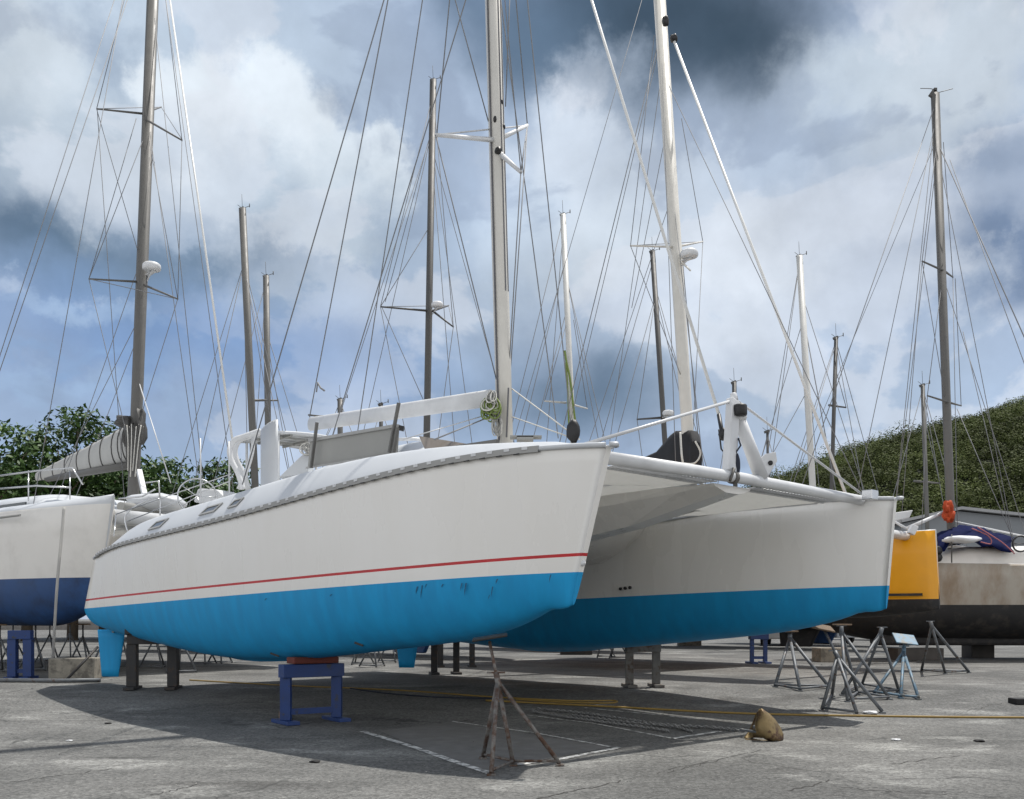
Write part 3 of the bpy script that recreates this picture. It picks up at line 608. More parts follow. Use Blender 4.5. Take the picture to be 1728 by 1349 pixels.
SH = [((SL), mastp(650) + Vector((-.1, 0, 0)), .010), (SR, mastp(655) + Vector((.1, 0, 0)), .010), (SR, mastp(-600), .010), (SL + Vector((.02, 0, 0)), mastp(-600), .010), (SF, SR, .012), (SF, mastp(650) + Vector((.08, 0, 0)), .010), (SF, mastp(-300), .009)]
for p, q, r in SH: stay(p, q, r, wire, mast, 'diamond_wire')
D = lambda x, v: cw(u_at(x, v), v, 0).y
RIG = [((648, 0), (409, 818), MY - 2, D(446, 0)), ((713, 0), (600, 752), MY, 19.6), ((786, 0), (556, 752), MY - .5, 18.8),
       ((768, 0), (824, 205), MY - .3, MY), ((845, 0), (942, 740), MY, 19.2), ((890, 0), (965, 735), MY, 19.4), ((860, 0), (853, 180), MY - .2, MY - .15)]
for (x0, y0), (x1, y1), Y0, Y1 in RIG:
    p = px(x0, y0, Y0); q = px(x1, y1, Y1); dd_ = (p - q) * (.42 if y1 > 600 else .3); stay(p + dd_, q, .0105 if y1 > 600 else .010, wire, cat, 'shroud')
p = px(1213, 700, 13.6); q = px(998, 0, 15.5); stay(p, q + (q - p) * .6, .023, foil, cat, 'furled_forestay')
mb = MB(); mb.tube([px(1222, 742, 13.5), px(1218, 728, 13.5), px(1213, 700, 13.6)], .03, 8); mb.blob(px(1220, 733, 13.5), (.06, .06, .09), 2); mb.tube([px(1213, 725, 13.5), px(1217, 758, 13.5), px(1222, 764, 13.5)], .012, 6); mb.build('forestay_fitting', black, cat)
# boom
b0 = px(828, 672, MY - .1); b1 = px(524, 716, 21.3)
mb = MB(); mb.tube([b0, b0.lerp(b1, .5), b1], (.075, .15), 16, flat=(0, 0, 1)); boom = mb.build('boom', railw, cat)
mb = MB()
for t in (.08, .35, .55, .8, .93):
    c = b0.lerp(b1, t); mb.bar(c + Vector((-.0, -.09, .03)), c + Vector((.02, -.09, -.05)), .02, .015); 
mb.tube([b1 + Vector((-.05, 0, .2)), b1 + Vector((.18, -.02, .17)), b1 + Vector((.5, -.05, .17))], .02, 6); mb.build('boom_fittings', standg, boom)
stay(px(656, 0, 18) + (px(656, 0, 18) - b1) * .4, b1 + Vector((-.02, 0, .15)), .012, wire, cat, 'topping_lift')
mb = MB(); mb.tube([px(536, 646, 20.9), px(541, 655, 20.8), px(548, 660, 20.8)], .02, 6); mb.tube([px(536, 646, 20.9), px(534, 662, 20.9)], .016, 6); mb.build('lift_tie', wire, cat)
# halyard coils at mast foot
def coil(c, w, h, mats, root, name, n=14, seed=1, r=.012):
    q = random.Random(seed); mb = MB()
    for i in range(n):
        pts = []; cx = q.uniform(-w, w) * .5; ww = w * q.uniform(.35, .8); hh = h * q.uniform(.5, 1); dy = q.uniform(-.08, .08); tz = q.uniform(-.3, .3)
        for k in range(17):
            a = 2 * math.pi * k / 16; pts.append(Vector(c) + Vector((cx + math.sin(a) * ww * (.6 + .4 * math.sin(a / 2)) + tz * math.cos(a) * hh * .3, dy + .05 * math.cos(a), -hh * .5 + hh * .5 * math.cos(a))))
        mb.tube(pts, r, 5, mi=(0 if q.random() < .5 else 1), caps=False)
    mb.build(name, mats, root)
coil(px(828, 672, MY - .35), .17, .42, [ropegn, rope], cat, 'halyard_coil', 26, 4, .014)
coil(px(838, 695, MY - .35), .10, .5, [rope, canvasg], cat, 'halyard_coil', 14, 9, .011)
coil(px(832, 660, MY - .35), .1, .3, [canvasg, rope], cat, 'halyard_coil', 8, 12, .01)
# ropes from mast to bow and along
for a, b, r, m in ((px(862, 655, MY), px(978, 742, 15.0), .011, rope), (px(862, 703, MY), px(962, 738, 15.2), .01, rope), (px(823, 705, MY), px(733, 742, 15.0), .012, wire), (px(823, 700, MY), px(680, 742, 15.2), .009, wirel)):
    stay(a, b, r, m, cat, 'control_line')
# near-side helm block on foredeck
mb = MB(); c = px(968, 728, 13.3); mb.blob(c, (.09, .06, .16), 5); mb.bar(c + Vector((-.05, 0, -.25)), c + Vector((.15, 0, -.2)), .05, .04); mb.build('deck_block', black, cat)
mb = MB(); c = px(886, 741, 13.0); mb.bar(c + Vector((-.2, 0, .02)), c + Vector((.22, 0, .02)), .2, .02); mb.box(c, (.22, .2, .05)); mb.build('deck_hatch', canvasg, cat)
# coachroof
def coachroof():
    mb = MB(); rows = []
    for u, t in ((4.6, 0), (4.75, .35), (5.1, .72), (5.7, .95), (6.6, 1.0), (8, 1.0), (9.4, .95), (9.9, .9), (9.95, 0)):
        zb = float(zs(u)) + .08; H = 1.12 * t + .02; row = []; w0 = 2.45; c = BEAM / 2
        for k in range(17):
            a = math.pi * k / 16; e = .32
            v = c - (w0 - .35 * t) * math.copysign(abs(math.cos(a)) ** e, math.cos(a)); z = zb + H * (math.sin(a) ** .35 if 0 < k < 16 else 0) + .14 * t * math.sin(a)
            row.append(cw(u, v, z))
        rows.append(row)
    mb.grid(rows); o = mb.build('coachroof', deckw, cat)
    mb = MB(); rows = []
    for v in np.linspace(1.3, BEAM - 1.3, 12):
        rows.append([cw(4.70, v, 3.95), cw(5.03, v, 4.45)])
    mb.grid(rows); mb.build('saloon_window', glassb, o)
    mb = MB(); mb.tube([px(672, 742, 17.2), px(700, 741, 17.3), px(740, 745, 17.6), px(770, 750, 17.8)], .03, 8); mb.build('roof_rim', railw, o)
coachroof()
# grey screen panel along the near side
def scr():
    v = 1.25; c4 = [(519, 790), (523, 746), (671, 721), (668, 766)]; P = []
    for x, y in c4: u, z = uz(x, y, v); P.append(cw(u, v, z))
    mb = MB(); mb.prism(P, BX * .04); s = mb.build('window_cover', canvasg, cat, bevel=.006)
    mb = MB()
    mb.bar(P[1] + Vector((0, 0, .02)), P[2] + Vector((0, 0, .02)), .08, .05); mb.bar(P[0] - BX * .02, P[3] - BX * .02, .03, .03); mb.build('frame', railg, s)
    mb = MB(); u, z = uz(673, 722, v - .04); q = cw(u, v - .04, z); mb.bar(q, q + AX * -.0 + Vector((.08, 0, -.02)), .1, .07)
    mb.build('end_cap', black, s)
    for (x0, y0), (x1, y1) in (((525, 790), (535, 713)), ((657, 764), (673, 680)), ((664, 764), (671, 722))):
        u, z = uz(x0, y0, v - .1); a = cw(u, v - .1, z); u, z = uz(x1, y1, v - .1); b = cw(u, v - .1, z)
        mb = MB(); mb.bar(a, b, .05, .035); mb.build('pole', alu, s)
scr()
mb = MB(); v = 0.75
a = cw(*[k for k in (uz(700, 766, v)[0], v, uz(700, 766, v)[1])]); b = cw(uz(840, 745, v)[0], v, uz(840, 745, v)[1]); mb.bar(a, b, .06, .05); mb.build('grab_rail', alu, cat); mb = MB()
a = cw(uz(519, 803, v)[0], v, uz(519, 803, v)[1]); b = cw(uz(640, 771, v)[0], v, uz(640, 771, v)[1]); mb.bar(a, b, .06, .04); mb.build('grab_rail', alu, cat)
# lashed rope bundle and windscreen corner
coil(px(523, 748, 18.1), .18, .25, [rope, canvasg], cat, 'rope_bundle', 12, 6)
mb = MB(); mb.prism([px(x, y, 18.2) for x, y in ((470, 806), (505, 772), (522, 758), (520, 800))], (0, .5, 0)); mb.build('cockpit_coaming', deckw, cat, bevel=.02)
# bimini hardtop
def bimini():
    mb = MB(); rows = []
    for i in range(9):
        u = 10.39 + 1.54 * i / 8; row = []
        for k in range(9):
            v = 1.9 + 1.9 * k / 8; row.append(cw(u, v, 5.36 + .06 * math.sin(math.pi * k / 8) + .04 * math.sin(math.pi * i / 8)))
        rows.append(row)
    mb.grid(rows); o = mb.build('bimini_top', deckw, cat); so = o.modifiers.new('s', 'SOLIDIFY'); so.thickness = .05
    mb = MB()
    for v in (2.3, 2.9, 3.5): mb.bar(cw(10.5, v, 5.34), cw(11.85, v, 5.34), .05, .05)
    for u in (10.8, 11.4): mb.bar(cw(u, 1.95, 5.335), cw(u, 3.75, 5.335), .05, .04)
    mb.build('rib', canvasg, o)
    for u in (10.5, 11.8):
        mb = MB(); mb.tube([cw(u, 2.0, 3.6), cw(u, 2.0, 5.36)], .028, 8); mb.build('post', railw, o)
        mb = MB(); mb.tube([cw(u, 3.7, 3.6), cw(u, 3.7, 5.36)], .028, 8); mb.build('post', railw, o)
bimini()
# stern davit arch
def curve(ps, n=6):
    ps = [Vector(p) for p in ps]; out = []
    for i in range(len(ps) - 1):
        a = ps[max(i - 1, 0)]; b = ps[i]; c = ps[i + 1]; d = ps[min(i + 2, len(ps) - 1)]
        for k in range(n):
            t = k / n; out.append(.5 * ((2 * b) + (c - a) * t + (2 * a - 5 * b + 4 * c - d) * t * t + (3 * b - a - 3 * c + d) * t ** 3))
    out.append(ps[-1]); return out
for dx, Y in ((0, 19.4), (9, 19.9)):
    mb = MB(); mb.tube(curve([px(x + dx, y, Y) for x, y in ((410, 826), (402, 800), (390, 776), (388, 757), (396, 743), (412, 737), (440, 727))]), .055, 10); mb.build('davit', railw, cat)
mb = MB(); mb.tube(curve([px(x, y, 19.6) for x, y in ((428, 730), (426, 760), (418, 790), (402, 826))]), .04, 10); mb.build('davit_brace', railw, cat)
# raised daggerboard
def dagger():
    mb = MB(); u0 = u_at(468, 0.02); u1 = u_at(440, .02); rows = []
    for u, zt_ in ((u0, 0), (u0 + .06, 0), ((u0 + u1) / 2, 0), (u1 - .06, 0), (u1, 0)):
        pass
    z0 = 3.75; zA = uz(468, 707, .0)[1]; zB = uz(441, 726, .0)[1]; n = 16; R = []
    for f in (0, .5, 1):
        row = []
        for j in range(n):
            a = 2 * math.pi * j / n; cx = .5 * (1 - math.cos(a)); u = u0 + (u1 - u0) * cx; th = .055 * math.sin(a) * (1.25 - .6 * cx)
            zt_ = zA + (zB - zA) * cx; row.append(cw(u, .02 + th, z0 + (zt_ - z0) * f))
        R.append(row)
    mb.grid(R, 0, True, True); o = len(mb.v) - n; mb.f.append(tuple(range(o, o + n))); mb.m.append(0); mb.s.append(False)
    mb.build('daggerboard', deckw, cat)
dagger()
# helm: console and wheel
mb = MB(); mb.prism([px(x, y, 20.1) for x, y in ((325, 848), (333, 824), (366, 826), (378, 838), (378, 850))], (.25, .5, 0)); mb.build('helm_console', railw, cat, bevel=.04)
c = px(333, 838, 19.9); mb = MB(); mb.tube([c + Vector((.36 * math.cos(a), .12 * math.cos(a), .36 * math.sin(a))) for a in np.linspace(0, 2 * math.pi, 33)], .016, 6, caps=False)
for k in range(5):
    a = k * 2 * math.pi / 5; mb.tube([c, c + Vector((.36 * math.cos(a), .12 * math.cos(a), .36 * math.sin(a)))], .01, 5)
mb.build('steering_wheel', steel, cat)
# stern lifelines and stanchions
for x, yt, yb in ((339, 740, 850), (387, 745, 832)):
    mb = MB(); Yv = D(x, .05); mb.tube([px(x, yb, Yv), px(x - 1, yt, Yv)], .014, 6); mb.build('stanchion', wirel, cat)
for (x0, y0), (x1, y1) in (((196, 868), (390, 800)), ((215, 880), (388, 812)), ((196, 868), (192, 905))):
    stay(px(x0, y0, 20.2), px(x1, y1, 19.3), .010, steel, cat, 'lifeline')
mb = MB(); mb.tube(curve([px(x, y, 20.4) for x, y in ((215, 898), (212, 870), (240, 848), (268, 842), (270, 870))]), .016, 8); mb.build('pushpit_rail', steel, cat)
mb = MB()
for x, y in ((1049, 994), (1057, 993), (1065, 992)):
    v = BEAM - .74; u, z = uz(x, y, v); mb.lathe(cw(u, v - .02, z), [(0, 0), (.03, 0), (.03, .03), (0, .03)], 10, axis=tuple(-BX))
mb.build('through_hull', black, cat)
# ---------------------------------------------------------------- generic background boats
def rig_mast(root, top, foot, r, m, zfoot=3.2, windex=True, spread=(), stays=(), Y=30, radar=None, wm=None, wr=None):
    t = px(*top, Y); f = px(*foot, Y); d = (f - t).normalized(); bot = f if f.z <= zfoot else f + d * ((f.z - zfoot) / -d.z)
    mb = MB(); mb.tube([bot, f, t], (r, r * .8), 12, flat=(0, 0, 1) if False else (0, 1, 0)); ms = mb.build('mast', m, root)
    k = Y / F; wr = wr or max(.0085, .62 * k)
    if windex:
        mb = MB(); mb.bar(t + Vector((-5 * k, 0, -2 * k)), t + Vector((3 * k, 0, 1 * k)), 4 * k, 4 * k); mb.tube([t, t + Vector((12 * k, 0, 4 * k))], .5 * k, 5); mb.tube([t + Vector((12 * k, 0, 2 * k)), t + Vector((12 * k, 0, 8 * k))], .8 * k, 5); mb.tube([t, t + Vector((-8 * k, 0, 6 * k))], .4 * k, 5)
        mb.tube([t, t + Vector((-1 * k, 0, 24 * k))], .35 * k, 5); mb.build('masthead_instruments', alud, ms)
    for (x0, y0), (x1, y1), dy in spread:
        mb = MB(); mb.tube([px(x0, y0, Y), px(x1, y1, Y + dy)], 2.0 * k, 8, r2=1.3 * k); mb.build('spreader', m, ms)
    for s in stays:
        (x0, y0), (x1, y1), dy0, dy1 = s[:4]; rr = s[4] if len(s) > 4 else 1
        def mx_(y): return top[0] + (foot[0] - top[0]) * (y - top[1]) / (foot[1] - top[1])
        if y0 > top[1] and abs(x0 - mx_(y0)) < 14: x0 = mx_(y0)
        if y1 < foot[1] - 20 and abs(x1 - mx_(y1)) < 9: x1 = mx_(y1)
        p = px(x0, y0, Y + dy0); q = px(x1, y1, Y + dy1)
        if y1 > 575 and abs(x1 - mx_(y1)) >= 9 and rr < 2 and len(s) < 6 and q.z > zfoot:
            d_ = q - p; q = p + d_ * ((p.z - zfoot) / -d_.z)
        stay(p, q, wr * rr, (s[5] if len(s) > 5 else wm) or wire, root, 'stay' if rr < 2 else 'furled_headsail', n=5 if rr < 2 else 8)
    if radar:
        x, y = radar; c = px(x, y, Y - .3); R = 15 * k if Y < 32 else 10 * k
        mb = MB(); mb.lathe(c, [(0, -R * .42), (R * .88, -R * .42), (R * .9, -R * .4), (R, -R * .28), (R, 0), (R * .95, R * .2), (R * .75, R * .36), (R * .4, R * .43), (0, R * .45)], 18); rd = mb.build('radar_dome', railw, ms)
        mb = MB(); mb.bar(c + Vector((R * .3, 0, -R * .5)), c + Vector((-R, .3, -R * .62)), R * .5, R * .12); mb.bar(c + Vector((0, 0, -R * .55)), c + Vector((-R, .3, -R * 1.3)), R * .12, R * .12); mb.build('bracket', railw, rd)
    return ms
def shell(root, bow, ax, L, zdeck, zwl, zbot, wmax, mats, name='hull', rake=.5, stern=.7, crown_=.12, sheer=.15, mono=False):
    """lofted hull: bow point, aft axis"""
    ax = Vector(ax).normalized(); bx = Vector((ax.y, -ax.x, 0)); mb = MB(); rows = []
    n = 26
    for i in range(n + 1):
        s = i / n; u = L * s ** 1.2; w = wmax * (1 - (1 - min(1, s * 1.8)) ** 2.2) ** .9 * (1 - .25 * max(0, s - .6) / .4) + .04
        a = zdeck + sheer * ((1 - s) ** 2 - .3); k = zwl - (zwl - zbot) * min(1, math.sin(math.pi * min(.98, .16 + s * .80)) * 1.15)
        P = [(0, a + crown_), (w * .6, a + crown_ * .8), (w, a), (w * .99, a - (a - zwl) * .35), (w * .96, a - (a - zwl) * .7), (w * .93, zwl)]
        for j in range(1, 8):
            th = math.pi / 2 * j / 7; P.append((w * .93 * max(0, math.cos(th)) ** .85, zwl - (zwl - k) * math.sin(th)))
        full = [(v, z) for v, z in P] + [(-v, z) for v, z in P[1:-1]][::-1]
        rows.append([Vector((bow[0], bow[1], 0)) + ax * (u + rake * (a - z) / max(.5, (a - zbot)) * max(0, 1 - s * 3)) + bx * v + Vector((0, 0, z)) for v, z in full])
    L_ = len(rows[0]); nl = 13; mis = []
    for j in range(L_):
        kk = lambda q: q if q < nl else 2 * (nl - 1) - q
        lo = min(kk(j), kk((j + 1) % L_)); mis.append(1 if lo < 2 else 0 if lo < 5 else 2)
    mb.grid(rows, 0, True, True, mis)
    for e, fl in ((0, 1), (n, 0)):
        o = e * L_; mb.v.append(sum(rows[e], Vector()) / L_); c = len(mb.v) - 1
        for j in range(L_): mb.f.append(((o + (j + 1) % L_, o + j, c) if fl else (o + j, o + (j + 1) % L_, c))); mb.m.append(mis[j]); mb.s.append(False)
    return mb.build(name, mats, root)
def cabin(root, c, ax, L, Wd, z0, z1, m=None, name='cabin', win=True):
    ax = Vector(ax).normalized(); bx = Vector((ax.y, -ax.x, 0)); c = Vector((c[0], c[1], 0)); rows = []
    for s, t in ((-.5, .02), (-.42, .6), (-.3, .95), (0, 1), (.45, .98), (.5, .9), (.501, .02)):
        row = []
        for k in range(13):
            a = math.pi * k / 12; v = math.copysign(abs(math.cos(a)) ** .4, math.cos(a)) * Wd / 2 * (1 - .12 * t); z = z0 + (z1 - z0) * t * (math.sin(a) ** .4 if 0 < k < 12 else 0)
            row.append(c + ax * (s * L) + bx * v + Vector((0, 0, z)))
        rows.append(row)
    mb = MB(); mb.grid(rows); o = mb.build(name, m or deckw, root)
    for s in ((-1, 1) if win else ()):
        mb = MB(); q = c + bx * (s * Wd * .455) + Vector((0, 0, z0 + (z1 - z0) * .5)); mb.bar(q - ax * L * .28, q + ax * L * .35, .04, (z1 - z0) * .3); mb.build('window', glass, o)
    return o
def mono(label, foot, Y, ax, L=11.5, W_=1.7, mats=None, name='sailing_yacht', zd=3.0, at=.42):
    f = px(*foot, Y); ax = Vector(ax).normalized(); bow = Vector((f.x, f.y, 0)) - ax * (L * at)
    root = thing(name, (f.x, f.y, .22), label, 'sailing yacht', 'yachts laid up ashore in the back rows')
    shell(root, bow, ax, L, zd, 1.9, 1.15, W_, mats or [offw, deckw, navy])
    cabin(root, f + ax * 1.0, ax, L * .42, W_ * 1.25, zd, zd + .5)
    mb = MB(); c = Vector((f.x, f.y, 0)) + ax * .6; bx = Vector((ax.y, -ax.x, 0))
    mb.prism([c - ax * 1.1 + Vector((0, 0, 1.3)) - bx * .1, c + ax * 1.2 + Vector((0, 0, 1.3)) - bx * .1, c + ax * 1.1 + Vector((0, 0, .32)) - bx * .1, c - ax * .5 + Vector((0, 0, .32)) - bx * .1], bx * .2); mb.build('keel', (mats or [0, 0, navy])[2], root, bevel=.04)
    return root
# left catamaran with navy bottom
lc = thing('sailing_catamaran', (-12.4, 27, .2), 'white catamaran with navy blue bottom at the far left, grey sail cover on its boom', 'catamaran')
LA = Vector((-.81, .585, 0)).normalized(); LB = Vector((LA.y, -LA.x, 0)) ; LBOW = Vector((-9.15, 22.4, 0))
shell(lc, LBOW, LA, 12.5, 4.16, 2.55, 1.42, .95, [offw, deckw, navy], rake=.75, sheer=.1, crown_=.22)
shell(lc, LBOW + LB * 6.3, LA, 12.5, 4.16, 2.55, 1.42, .95, [offw, deckw, navy], rake=.75, sheer=.1, crown_=.22)
def lw(u, v, z): return LBOW + LA * u + LB * v + Vector((0, 0, z))
mb = MB(); rows = [[lw(u, v, z) for v, z in ((.3, 3.95), (.5, 3.0), (3.1, 2.9), (5.8, 3.0), (6.0, 3.95))] for u in (4, 12)]; mb.grid(rows, 0, False, True)
mb.add(rows[0], [(0, 1, 2, 3, 4)]); mb.build('bridge_deck', offw, lc)
cabin(lc, lw(7.4, 3.2, 0), LA, 6.5, 5.0, 4.1, 5.1)
mb = MB(); mb.tube([lw(.5, .3, 4.0), lw(.5, 6.0, 4.0)], .17, 14); mb.build('front_crossbeam', railw, lc)
mb = MB(); mb.box(lw(2.3, 3.15, 3.92), (3.2, 5.2, .03), math.atan2(LA.y, LA.x)); mb.build('trampoline', canvasw, lc)
mb = MB(); mb.tube([px(203, 855, 24), px(276, 862, 25.5)], .11, 12); mb.build('stowed_tube', canvasg, lc, )
mb = MB(); mb.blob(px(262, 848, 25), (.75, .5, .22), 3); mb.blob(px(288, 855, 25.5), (.4, .4, .3), 5); mb.build('locker_lid', deckw, lc)
def LMp(y): return px(225 + 33 * (835 - y) / 835.0, y, 28)
rig_mast(lc, (260, -60), (225, 835), .17, alu, 4.4, False, [((240, 192), (163, 184), -1), ((240, 192), (272, 181), 2), ((243, 200), (307, 237), -1.5), ((236, 476), (150, 471), -1.2), ((240, 480), (300, 505), -1.5)],
    [((163, 184), (272, 181), -1, 2), ((272, 181), (308, 237), 2, -1.5), ((163, 184), (225, -60), -1, 0), ((150, 471), (230, 200), -1.2, 0), ((300, 505), (307, 237), -1.5, -1.5), ((307, 237), (275, -40), -1.5, 0),
     ((163, 184), (232, 450), -1, 0), ((150, 471), (208, 710), -1.2, -.5), ((300, 505), (238, 730), -1.5, 0), ((207, 0), (85, 690), -1, -3), ((193, 0), (0, 600), -1, -4), ((215, 0), (0, 625), -1, -4), ((164, 184), (200, 700), -1, 0),
     ((243, 216), (150, 471), 0, -1.2), ((250, 200), (330, 770), 0, -2), ((270, 0), (338, 765), 0, -2), ((255, 222), (300, 505), 0, -1.5), ((280, 0), (368, 640), 0, -3),
     ((284, -20), (392, 742), 0, -4.5, 2.6, foil), ((300, 505), (150, 471), -1.5, -1.2), ((229, 533), (120, 765), 0, 3), ((238, 640), (288, 815), 0, -2, 1.6, wirel), ((235, 560), (172, 725), 0, 2), ((236, 430), (150, 690), 0, 2)], Y=28, radar=(256, 450))
cov = [(62, 798, 812, 33.0), (110, 773, 803, 31.6), (160, 748, 796, 30.2), (205, 724, 784, 28.9), (222, 716, 778, 28.3)]
mb = MB(); rows = []
for x, yt, yb, Y in cov:
    t = px(x, yt, Y); b = px(x, yb, Y); h = (t.z - b.z); c = (t + b) / 2; rows.append([c + LB * (math.cos(a) * h * .22) + Vector((0, 0, math.sin(a) * h * .5)) for a in np.linspace(0, 2 * math.pi, 17)[:-1]])
mb.grid(rows, 0, True, True); mb.add(rows[0], [tuple(range(16))]); mb.add(rows[-1], [tuple(range(16))[::-1]]); sc_ = mb.build('sail_cover', mat('sail_cover_cloth', (.42, .42, .405), .85, bump=.15, bs=60, var=.05), lc)
for i in range(9):
    mb = MB(); t = (i + .5) / 9 * (len(rows) - 1); k = int(t); f = t - k; ring = [rows[k][j].lerp(rows[min(k + 1, len(rows) - 1)][j], f) for j in range(16)]; c = sum(ring, Vector()) / 16
    mb.tube([c + (q - c) * 1.03 for q in ring] + [c + (ring[0] - c) * 1.03], .022, 5, caps=False); mb.build('strap', alud, sc_)
mb = MB(); mb.tube([px(222, 785, 28.2), px(80, 808, 32.6)], .11, 10); mb.build('boom', alu, lc)
mb = MB(); mb.blob(px(218, 728, 27.9), (.16, .2, .42), 2, n=10, amp=.5); mb.blob(px(237, 722, 27.8), (.13, .18, .5), 4, n=10, amp=.55); mb.blob(px(214, 712, 28), (.3, .2, .16), 8, n=10, amp=.5); bd = mb.build('lashed_bundle', alud, lc)
mb = MB()
for k_ in range(9):
    x_ = 210 + 4 * k_; mb.tube(curve([px(x_, 716 + 2 * (k_ % 3), 27.6), px(x_ + 3 - k_, 745, 27.5), px(222 + (k_ - 4) * 2, 790 + 5 * (k_ % 4), 27.6)]), .018, 5, mi=k_ % 2)
mb.build('hanging_lines', [alud, rope], bd)
for pts in (((0, 803), (60, 795), (122, 790), (140, 818)), ((0, 825), (60, 820), (120, 823)), ((245, 815), (268, 812), (270, 850)), ((200, 842), (240, 838), (262, 826))):
    mb = MB(); mb.tube([px(x, y, 24.5) for x, y in pts], .022, 8); mb.build('pulpit_rail', steel, lc)
for x in (48, 118):
    mb = MB(); mb.tube([px(x, 795, 24.5), px(x, 846, 24.2)], .016, 6); mb.build('stanchion', steel, lc)
mb = MB(); mb.bar(px(244, 835, 25.5), px(235, 795, 26), .12, .12); mb.build('mast_winch', railw, lc)
mb = MB(); P0 = lw(.9, -.9, 0); mb.tube(curve([px(108, 856, 22.2), px(104, 905, 22.1), px(97, 980, 22.2), px(92, 1060, 22.6), px(88, 1135, 23.0)]), (.035, .008), 6, flat=(0, 1, 0)); mb.build('tie_down_strap', canvasw, label='long beige tie-down strap hanging down the side of the navy-bottomed catamaran', cat='strap')
mb = MB()
for k in range(1): mb.tube([lw(u, -.99 if u > 2 else -.5 - .25 * u, 3.98 + .05 * (1 - u / 12)) for u in np.linspace(2.2, 12, 8)], .03, 6)
mb.build('rub_rail', railg, lc)
# yellow catamaran (rig G)
yc = thing('sailing_catamaran', (6, 28, .2), 'bright yellow catamaran with black bottom, partly hidden behind the right bow', 'catamaran')
YB = Vector((6.5, 21.5, 0))
for v in (0, 6.6):
    shell(yc, YB + BX * v, AX, 12.2, 3.92, 2.12, 1.62, .62, [yellow, deckw, bblack], rake=-.12, sheer=.04, crown_=.03)
def yw(u, v, z): return YB + AX * u + BX * v + Vector((0, 0, z))
mb = MB(); mb.tube([yw(.7, .2, 3.9), yw(.7, 6.4, 3.82)], .12, 12); mb.build('front_crossbeam', railw, yc)
mb = MB(); rows = [[yw(u, v, z) for v, z in ((.2, 3.8), (.4, 3.0), (6.2, 3.0), (6.4, 3.8))] for u in (4.5, 12)]; mb.grid(rows, 0, False, True); mb.add(rows[0], [(0, 1, 2, 3)]); mb.build('bridge_deck', yellow, yc)
cabin(yc, yw(8, 3.3, 0), AX, 5.5, 4.4, 3.8, 4.7)
mb = MB(); mb.bar(px(1535, 892, 25.5), px(1545, 897, 25.5), .18, .25); mb.build('beam_bracket', railw, yc, bevel=.02)
mb = MB(); mb.prism([px(x, y, 26.2) for x, y in ((1505, 872), (1512, 865), (1541, 861), (1535, 874), (1505, 880))], (0, .4, 0)); mb.tube([px(1508, 880, 26), px(1531, 893, 26)], .04, 6); mb.build('bow_seat', railw, yc, bevel=.02)
mb = MB(); [mb.bar(yw(u0, 6.6 - .66, 2.24), yw(u1, 6.6 - .66, 2.24), .02, .07) for u0, u1 in ((1.6, 6),)]; mb.bar(yw(.25, 6.6 - .24, 2.24), yw(1.6, 6.6 - .63, 2.24), .02, .07); mb.build('boot_stripe', bblack, yc)
rig_mast(yc, (1108, -80), (1160, 725), .175, mastm, 4.0, False, [((1140, 417), (1064, 415), -1.2), ((1140, 417), (1186, 408), 1.5), ((1148, 440), (1165, 457), -1)],
    [((1064, 415), (1186, 408), -1.2, 1.5), ((1064, 415), (1104, 60), -1.2, 0), ((1064, 415), (1150, 650), -1.2, 0), ((1186, 408), (1150, 200), 1.5, 0), ((1186, 408), (1170, 720), 1.5, 0), ((1112, 50), (946, 740), 0, 1, 1.3), ((1116, 60), (972, 672), 0, 2), ((1108, 100), (1030, 738), 0, 3, 1.0),
     ((1120, 0), (1180, 760), 0, 1, 1.3), ((1122, 130), (1345, 600), 0, -4, 1), ((1126, 300), (1186, 780), 0, -1, 1.2), ((1105, 20), (1140, 780), 0, -1, 1.), ((1108, -85), (868, 740), 2, 2, .9), ((1130, 210), (1066, 520), 0, 3), ((1122, 330), (1030, 640), 0, 3)], Y=27.9, radar=(1163, 428))
p = px(1137, 68, 27.6); q = px(1446, 884, 23.8); stay(p, q, .040, foil, yc, 'furled_headsail', n=8); mb = MB(); mb.blob(px(1137, 65, 27.6), .11, 3); mb.build('halyard_swivel', black, yc); mb = MB(); mb.blob(px(1123, 36, 27.7), (.10, .10, .15), 3); mb.build('masthead_block', black, yc)
mb = MB(); R = []
for x, yt, yb, Y in ((1088, 775, 790, 31), (1115, 762, 795, 30), (1136, 735, 800, 29), (1145, 728, 800, 28.4), (1172, 727, 800, 27.7), (1175, 745, 800, 27.5)):
    t = px(x, yt, Y); b = px(x, yb, Y); h = t.z - b.z; c = (t + b) / 2; R.append([c + BX * (math.copysign(abs(math.cos(a)) ** .5, math.cos(a)) * .28) + Vector((0, 0, math.copysign(abs(math.sin(a)) ** .6, math.sin(a)) * h * .5)) for a in np.linspace(0, 2 * math.pi, 15)[:-1]])
mb.grid(R, 0, True, True); mb.add(R[-1], [tuple(range(14))[::-1]]); mb.add(R[0], [tuple(range(14))]); mb.build('sail_bag', blackc, yc)
mb = MB(); mb.tube(curve([px(1148, 730, 27.2), px(1150, 765, 27), px(1153, 785, 27)]), .03, 6); mb.tube(curve([px(1173, 745, 27), px(1182, 765, 27), px(1172, 782, 27), px(1150, 782, 27)]), .025, 6); mb.build('lazy_line', rope, yc)
